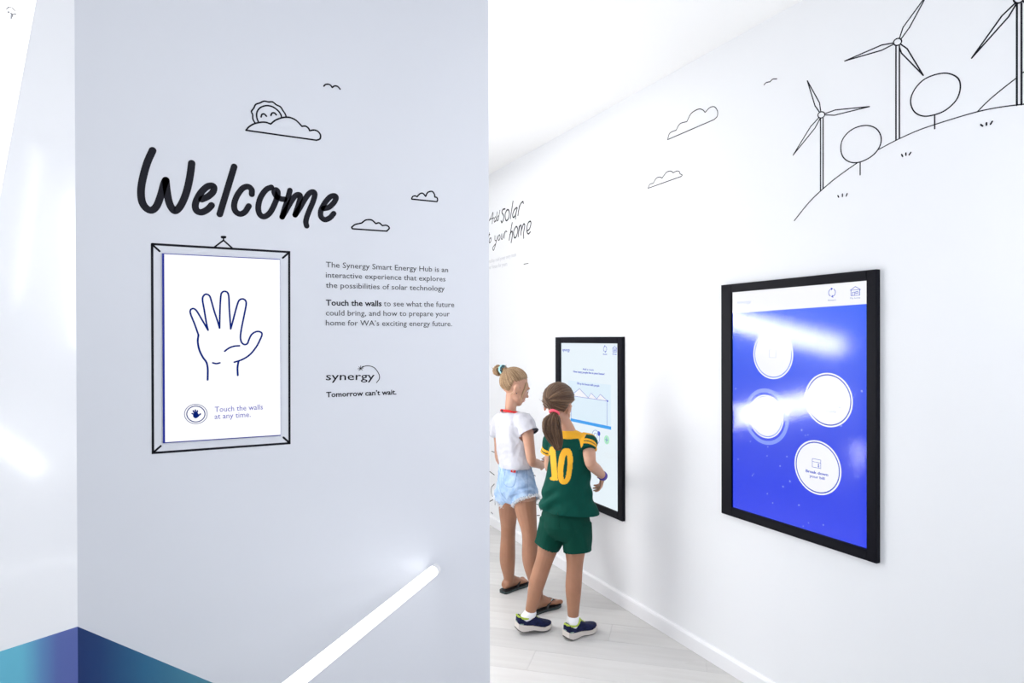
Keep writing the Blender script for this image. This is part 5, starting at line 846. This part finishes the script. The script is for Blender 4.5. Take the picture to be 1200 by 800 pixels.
for an, dg in ((al2, 66), (ar2, 54)):
    f, s = heading(dg); loft(bm, [(V((an.x, an.y, .045))+f*t, s*w_, Z3*.013) for t, w_ in ((-.025, .018), (.0, .022), (.03, .022), (.05, .018))], 12); tube(bm, [an, V((an.x, an.y, .045))], .026, 12, smooth=False)
me = remesh(bm, .0036, 3); obj('body', me, M_skin, g2, True); me.materials.append(M_skin2); colour_faces(me, lambda c_, n_: 1 if c_.z < .60 else 0)
eyes(g2, P2, HS, HF, HU, .97)
def hairline2(d):
    if d.y > .15: return d.z > .05+.62*max(0, d.y-.15) and not (d.y > .82 and d.z < .55)
    if d.y > -.22: return d.z > -.12+(d.y+.22)*.4
    return d.z > -.72
tied = V((-.30, -.90, -.34)); 
bm, lay, tp, PP = hair(g2, hc, HF, HU, HS, .97, tied, M_brown, hairline2, 680, 5, rad=(.080, .092, .088), fuzz=.006)
rg = random.Random(11); tie2 = V((-0.0316, -0.0800, 1.1379)); paths = []
way = [V((-0.0243, -0.0650, 1.1489)), V((-0.0319, -0.0850, 1.1364)), V((-0.0460, -0.1100, 1.1038)), V((-0.0449, -0.1250, 1.0517)), V((-0.0279, -0.1200, 1.0011)), V((-0.0151, -0.1150, 0.9586))]
spread = [.014, .009, .030, .034, .024, .010]
for k in range(420):
    u_, v_ = max(-1.25, min(1.25, rg.gauss(0, .85))), max(-.8, min(.8, rg.gauss(0, .38))); ph = rg.uniform(0, 6.28); am = rg.uniform(.001, .005); en = rg.choice((4, 5, 5, 5)); pth = []
    for i in range(en+1):
        pth.append(way[i]+V((u_*spread[i], v_*spread[i]*.7, 0))+V((am*math.sin(ph+i*1.9), am*math.cos(ph+i*1.6), rg.uniform(-.004, .004) if i > 1 else 0)))
    paths.append(catmull(pth, 3))
for k in range(60):
    d0 = V((rg.gauss(0, .008), rg.gauss(0, .004), rg.gauss(0, .008))); paths.append([tp+d0*1.6, lerp(tp, way[1], .5)+d0, way[1]+d0*.7])
strands(bm, lay, paths, rg, .0019)
lp = []
for k in range(14): a = rg.uniform(0, 6.28); d_ = V((math.cos(a)*.9, -.25, math.sin(a)*.9)).normalized(); p = PP(d_.x*.08, -.017+d_.y*.09, .022+d_.z*.088); o_ = (p-hc).normalized(); lp.append([p, p+o_*.006+V((rg.gauss(0, .006),)*3), p+o_*.010+V((rg.gauss(0, .005), rg.gauss(0, .005), rg.gauss(0, .005)))])
strands(bm, lay, lp, rg, .0007)
obj_keep('hair', bm, M_brown, g2)
M_pinkt = mat('coral_pink_hair_tie', (.90, .10, .16), .6, bump=(300, .3, .001))
ta, tb = frame_of(way[2]-way[0], V((1, 0, 0)))
bm = bmesh.new(); ring = [way[1]+ta*.0215*math.cos(2*PI*i/20)+tb*.0150*math.sin(2*PI*i/20) for i in range(20)]; ring.append(ring[0]); tube(bm, ring, .0062, 8, dome=False, smooth=False, squash=1.25); props(obj('hair_tie', bm, M_pinkt, g2, True), 'coral pink hair tie')
# jersey
M_jg = mat('green_jersey_cloth', (.0005, .056, .040), .75, spec=.12, bump=(600, .12, .0006)); M_jy = mat('gold_jersey_cloth', (.80, .40, .025), .7, spec=.2, bump=(600, .1, .0005))
bm = bmesh.new()
hem = V((0.0384, 0.0000, 0.6325))
loft(bm, [ring_at(hem-Z3*.014, .152, .116, S2, F2), ring_at(hem+Z3*.012, .147, .111, S2, F2), ring_at(V((0.0362, 0.0000, 0.7318)), .127, .100, S2, F2), ring_at(V((0.0444, -0.0050, 0.8278)), .112, .092, S2, F2), ring_at(chs, .112, .085, S2, F2), ring_at(shl-Z3*.022, .118, .074, S2, F2), ring_at(shl+Z3*.002, .112, .062, S2, F2), ring_at(shl+Z3*.022, .080, .052, S2, F2), ring_at(nk-Z3*.012, .046, .044, S2, F2)], 32)
sh_r = V((0.1342, -0.0850, 0.9493)); sh_l = V((-0.0499, 0.0800, 0.9076))
tube(bm, [shl+S2*.06-Z3*.006, shl+S2*.098-Z3*.010, lerp(sr2, sh_r, .45), sh_r], [.043, .043, .043, .0455], 18, k=4, dome=False)
tube(bm, [shl-S2*.06-Z3*.006, shl-S2*.098-Z3*.010, lerp(sl2, sh_l, .45), sh_l], [.043, .043, .043, .0455], 18, k=4, dome=False)
me = remesh(bm, .0030, 4)
def jfold(co, n):
    # creases that run up from the lower left to the right hip
    q = co.x*1.0-co.z*1.6; low = max(0, min(1, (.93-co.z)/.2))
    return .0065*low*math.sin(q*48+2*noise.noise(co*9))*(.5+noise.noise(co*6+V((3, 1, 2)))*1.2) + .0030*noise.noise(co*18)+.010*low*max(0, (co-hem).dot(S2)/.14)**2*max(0, 1-(co.z-hem.z)/.06)
displace(me, jfold); cut(me, hem+S2*.0+F2*0, V((-.05, 0, -1)), .24)
tax = (sh_r-shl-S2*.105).normalized(); tax_l = (sh_l-shl+S2*.105).normalized()
def seg_d(p, a, b):
    t = max(0, min(1, (p-a).dot(b-a)/(b-a).length_squared)); return (p-a-(b-a)*t).length
def digit(co):
    u, v = co.x, co.z
    u0 = u-.10*(v-.877)*0
    P = V((u, v, 0))
    # the 1
    if seg_d(P, V((-.038, .945, 0)), V((-.030, .812, 0))) < .0135: return True
    if seg_d(P, V((-.040, .940, 0)), V((-.068, .912, 0))) < .0115: return True
    if seg_d(P, V((-.046, .803, 0)), V((-.022, .806, 0))) < .007: return True
    # the 0
    uu = (u-.021-.10*(v-.875)); vv = v-.872
    o = (abs(uu)/.0345)**2.6+(abs(vv)/.087)**2.6; i_ = (abs(uu-.001)/.0085)**2+(abs(vv+.004)/.058)**2
    return o < 1 and i_ > 1
def jcol(co, n):
    for ax_, end in ((tax, sh_r), (tax_l, sh_l)):
        t = (end-co).dot(ax_); lat = (co-end-ax_*(co-end).dot(ax_)).length
        side = (co-shl).dot(S2)*(1 if end is sh_r else -1)
        if lat < .062 and side > .088 and -.02 < t < .09:
            if .008 < t < .020 or .025 < t < .038: return 1
            if t < .075: return 0
    h = co.z-shl.z; sd = abs((co-shl).dot(S2))
    if h > .012-.10*max(0, .07-sd)+.0*sd: return 1
    if h > -.030 and abs(sd-.080) < .020-(.006-h)*.55: return 1
    if n.dot(F2) < .1 and digit(co): return 1
    return 0
me.materials.append(M_jg); me.materials.append(M_jy)
colour_faces(me, jcol)
obj('jersey', me, [], g2, True)
# shorts
M_sg = mat('green_shorts_cloth', (.0005, .046, .031), .75, spec=.12, bump=(500, .12, .0006))
bm = bmesh.new()
loft(bm, [ring_at(hip-Z3*.078, .090, .078, S2, F2), ring_at(hip-Z3*.045, .120, .097, S2, F2), ring_at(hip-Z3*.01, .130, .105, S2, F2), ring_at(hip+Z3*.04, .124, .098, S2, F2), ring_at(hip+Z3*.075, .112, .088, S2, F2)], 28)
he_l = V((-0.0685, 0.0200, 0.4362)); he_r = V((0.0893, -0.0300, 0.4309))
tube(bm, [hl2+Z3*.02, lerp(hl2, he_l, .5), he_l], [.080, .073, .066], 20, dome=False, k=3)
tube(bm, [hr2+Z3*.02, lerp(hr2, he_r, .5), he_r], [.080, .075, .070], 20, dome=False, k=3)
me = remesh(bm, .004, 3); displace(me, lambda co, n: .0050*math.sin(co.x*70+4*noise.noise(co*8))*max(0, min(1, (.64-co.z)*8))*(.6+noise.noise(co*5))+.004*noise.noise(co*14)); cut(me, lerp(he_l, hl2, .05), he_l-hl2, .069); cut(me, lerp(he_r, hr2, .05), he_r-hr2, .073); obj('shorts', me, M_sg, g2, True)
bvh = BVHTree.FromPolygons([v.co for v in me.vertices], [tuple(q.vertices) for q in me.polygons])
on_shorts([(-0.0197, -0.1800, 0.6557), (-0.0136, -0.1800, 0.6108), (-0.0095, -0.1800, 0.5700)], bvh, .0016, M_sg, 'seat_seam', g2)
# wristband
M_band = mat('purple_silicone_band', (.06, .035, .30), .5)
ax_ = (wr2-er2).normalized(); wa, wb = frame_of(ax_, V((0, 0, 1)))
bc2 = wr2-ax_*.004
bm = bmesh.new(); loft(bm, [(bc2+ax_*t, wa*r_, wb*r_) for t, r_ in ((-.012, .0215), (-.011, .0238), (0, .0245), (.011, .0238), (.012, .0215))], 24); props(obj('wristband', bm, M_band, g2, True), 'purple wristband')
# running shoes
M_navy = mat('navy_mesh_upper', (.004, .007, .036), .7, spec=.2, var=((60, 60, 60), (.010, .015, .065), .4, .6), bump=(700, .4, .001))
M_mid = mat('off_white_foam_midsole', (.66, .61, .57), .6); M_out = mat('black_outsole', (.012, .012, .014), .6); M_lime = mat('lime_lining', (.42, .55, .07), .6)
M_sock = mat('white_sock', (.85, .85, .88), .9, bump=(300, .3, .001)); M_sgrey = mat('silver_grey_tab', (.25, .35, .30), .5)
def shoe(par, heel, deg, pitch, ankle, L=.205):
    e = empty('running_shoe'); e.parent = par; e.location = heel; e.rotation_euler = (0, 0, -math.radians(deg))
    e.rotation_mode = 'XYZ'
    mm = Matrix.Rotation(-math.radians(deg), 4, 'Z') @ Matrix.Rotation(-math.radians(pitch), 4, 'X'); e.rotation_euler = mm.to_euler()
    inv = (Matrix.Translation(V(heel)) @ mm).inverted()
    prof = [(0, .020), (.04, .027), (.15, .032), (.3, .031), (.45, .031), (.62, .037), (.78, .040), (.9, .034), (.97, .022), (1., .008)]
    def outline(k, g=0.):
        P = [((w_+g)*k, L*t) for t, w_ in prof]+[(-(w_+g)*k, L*t) for t, w_ in prof[::-1]]
        P = catmull([(x, y, 0) for x, y in P]+[(P[0][0], P[0][1], 0)], 3)[:-1]; return [(p.x, p.y) for p in P]
    def rock(y): t = y/L; return .016*max(0, (t-.72)/.28)**2+.012*max(0, (.14-t)/.14)**1.5+.004*math.exp(-((t-.45)/.12)**2)
    def slab(nm, m, za, zb, g0, g1):
        bm = bmesh.new(); P0 = outline(1, g0); P1_ = outline(1, g1)
        lo = [bm.verts.new((x, y, za(y/L)+rock(y))) for x, y in P0]; hi = [bm.verts.new((x, y, zb(y/L)+rock(y))) for x, y in P1_]; n = len(lo)
        for i in range(n): bm.faces.new((lo[i], lo[(i+1) % n], hi[(i+1) % n], hi[i]))
        bm.faces.new(lo[::-1]); bm.faces.new(hi); return obj(nm, bm, m, e, True if False else False)
    slab('outsole', M_out, lambda t: 0, lambda t: .0055, -.003, .0)
    slab('midsole', M_mid, lambda t: .005, lambda t: .033-.012*min(1, t*1.3), .001, .003)
    bm = bmesh.new(); rings = []
    for t, w_, zt, zb_ in ((.015, .020, .072, .026), (.06, .028, .078, .026), (.14, .031, .066, .024), (.24, .031, .062, .022), (.34, .030, .068, .020), (.42, .0295, .077, .018), (.5, .031, .072, .016), (.62, .0345, .060, .014), (.75, .037, .049, .014), (.86, .034, .041, .018), (.94, .026, .034, .021), (.985, .012, .030, .026)):
        rings.append((V((0, L*t, (zt+zb_)/2+rock(L*t)*.7)), V((w_, 0, 0)), V((0, 0, (zt-zb_)/2))))
    loft(bm, rings, 20, ex=2.5); obj('upper', bm, M_navy, e, True)
    bm = bmesh.new(); n_ = 28; ring = []
    for i in range(n_):
        a = 2*PI*i/n_; x = .0245*math.cos(a); y = L*.225+.045*math.sin(a); t = y/L
        ring.append(V((x, y, .072+.008*max(0, (-math.sin(a)))**2+.018*max(0, math.sin(a))**2-.006*abs(math.cos(a)))))
    ring.append(ring[0]); tube(bm, ring, .0054, 8, dome=False, smooth=False); props(obj('collar', bm, M_lime, e, True), 'lime padded collar')
    bm = bmesh.new(); tube(bm, [(0, L*.40, .080), (0, L*.375, .100), (0, L*.355, .108)], [.014, .015, .011], 10, squash=.3); obj('tongue', bm, M_lime, e, True)
    bm = bmesh.new()
    for k in range(4):
        y = L*(.44+.055*k); z = .084-.0085*k; tube(bm, [(-.016, y, z-.006), (0, y+.004, z+.0015), (.016, y, z-.006)], .0022, 6)
    tube(bm, [(0, L*.43, .083), (.014, L*.46, .085), (.018, L*.42, .079)], .0018, 6); tube(bm, [(0, L*.43, .083), (-.014, L*.47, .085), (-.018, L*.43, .078)], .0018, 6); obj('laces', bm, M_lime, e, True)
    bm = bmesh.new(); box(bm, (-.012, -.0005, .045), (.004, .004, .0485)); box(bm, (.026, L*.05, .040), (.0315, L*.14, .044)); obj('heel_print', bm, M_sgrey, e)
    bm = bmesh.new(); a = inv @ V(ankle); b = V((0, L*.22, .055)); tube(bm, [b, lerp(b, a, .6), a], [.0275, .0290, .0305], 16, dome=True, k=3); o = obj('sock', bm, M_sock, e, True)
    return e
hL = V((-0.2249, 0.0050, -0.0020)); hR = V((0.0231, -0.0550, 0.0021))
shoe(g2, V((hL.x, hL.y, .020)), 68, 6, al2+V((0, 0, -.012)), L=.195); shoe(g2, V((hR.x, hR.y, 0)), 54, 0, ar2+V((0, 0, -.010)), L=.20)
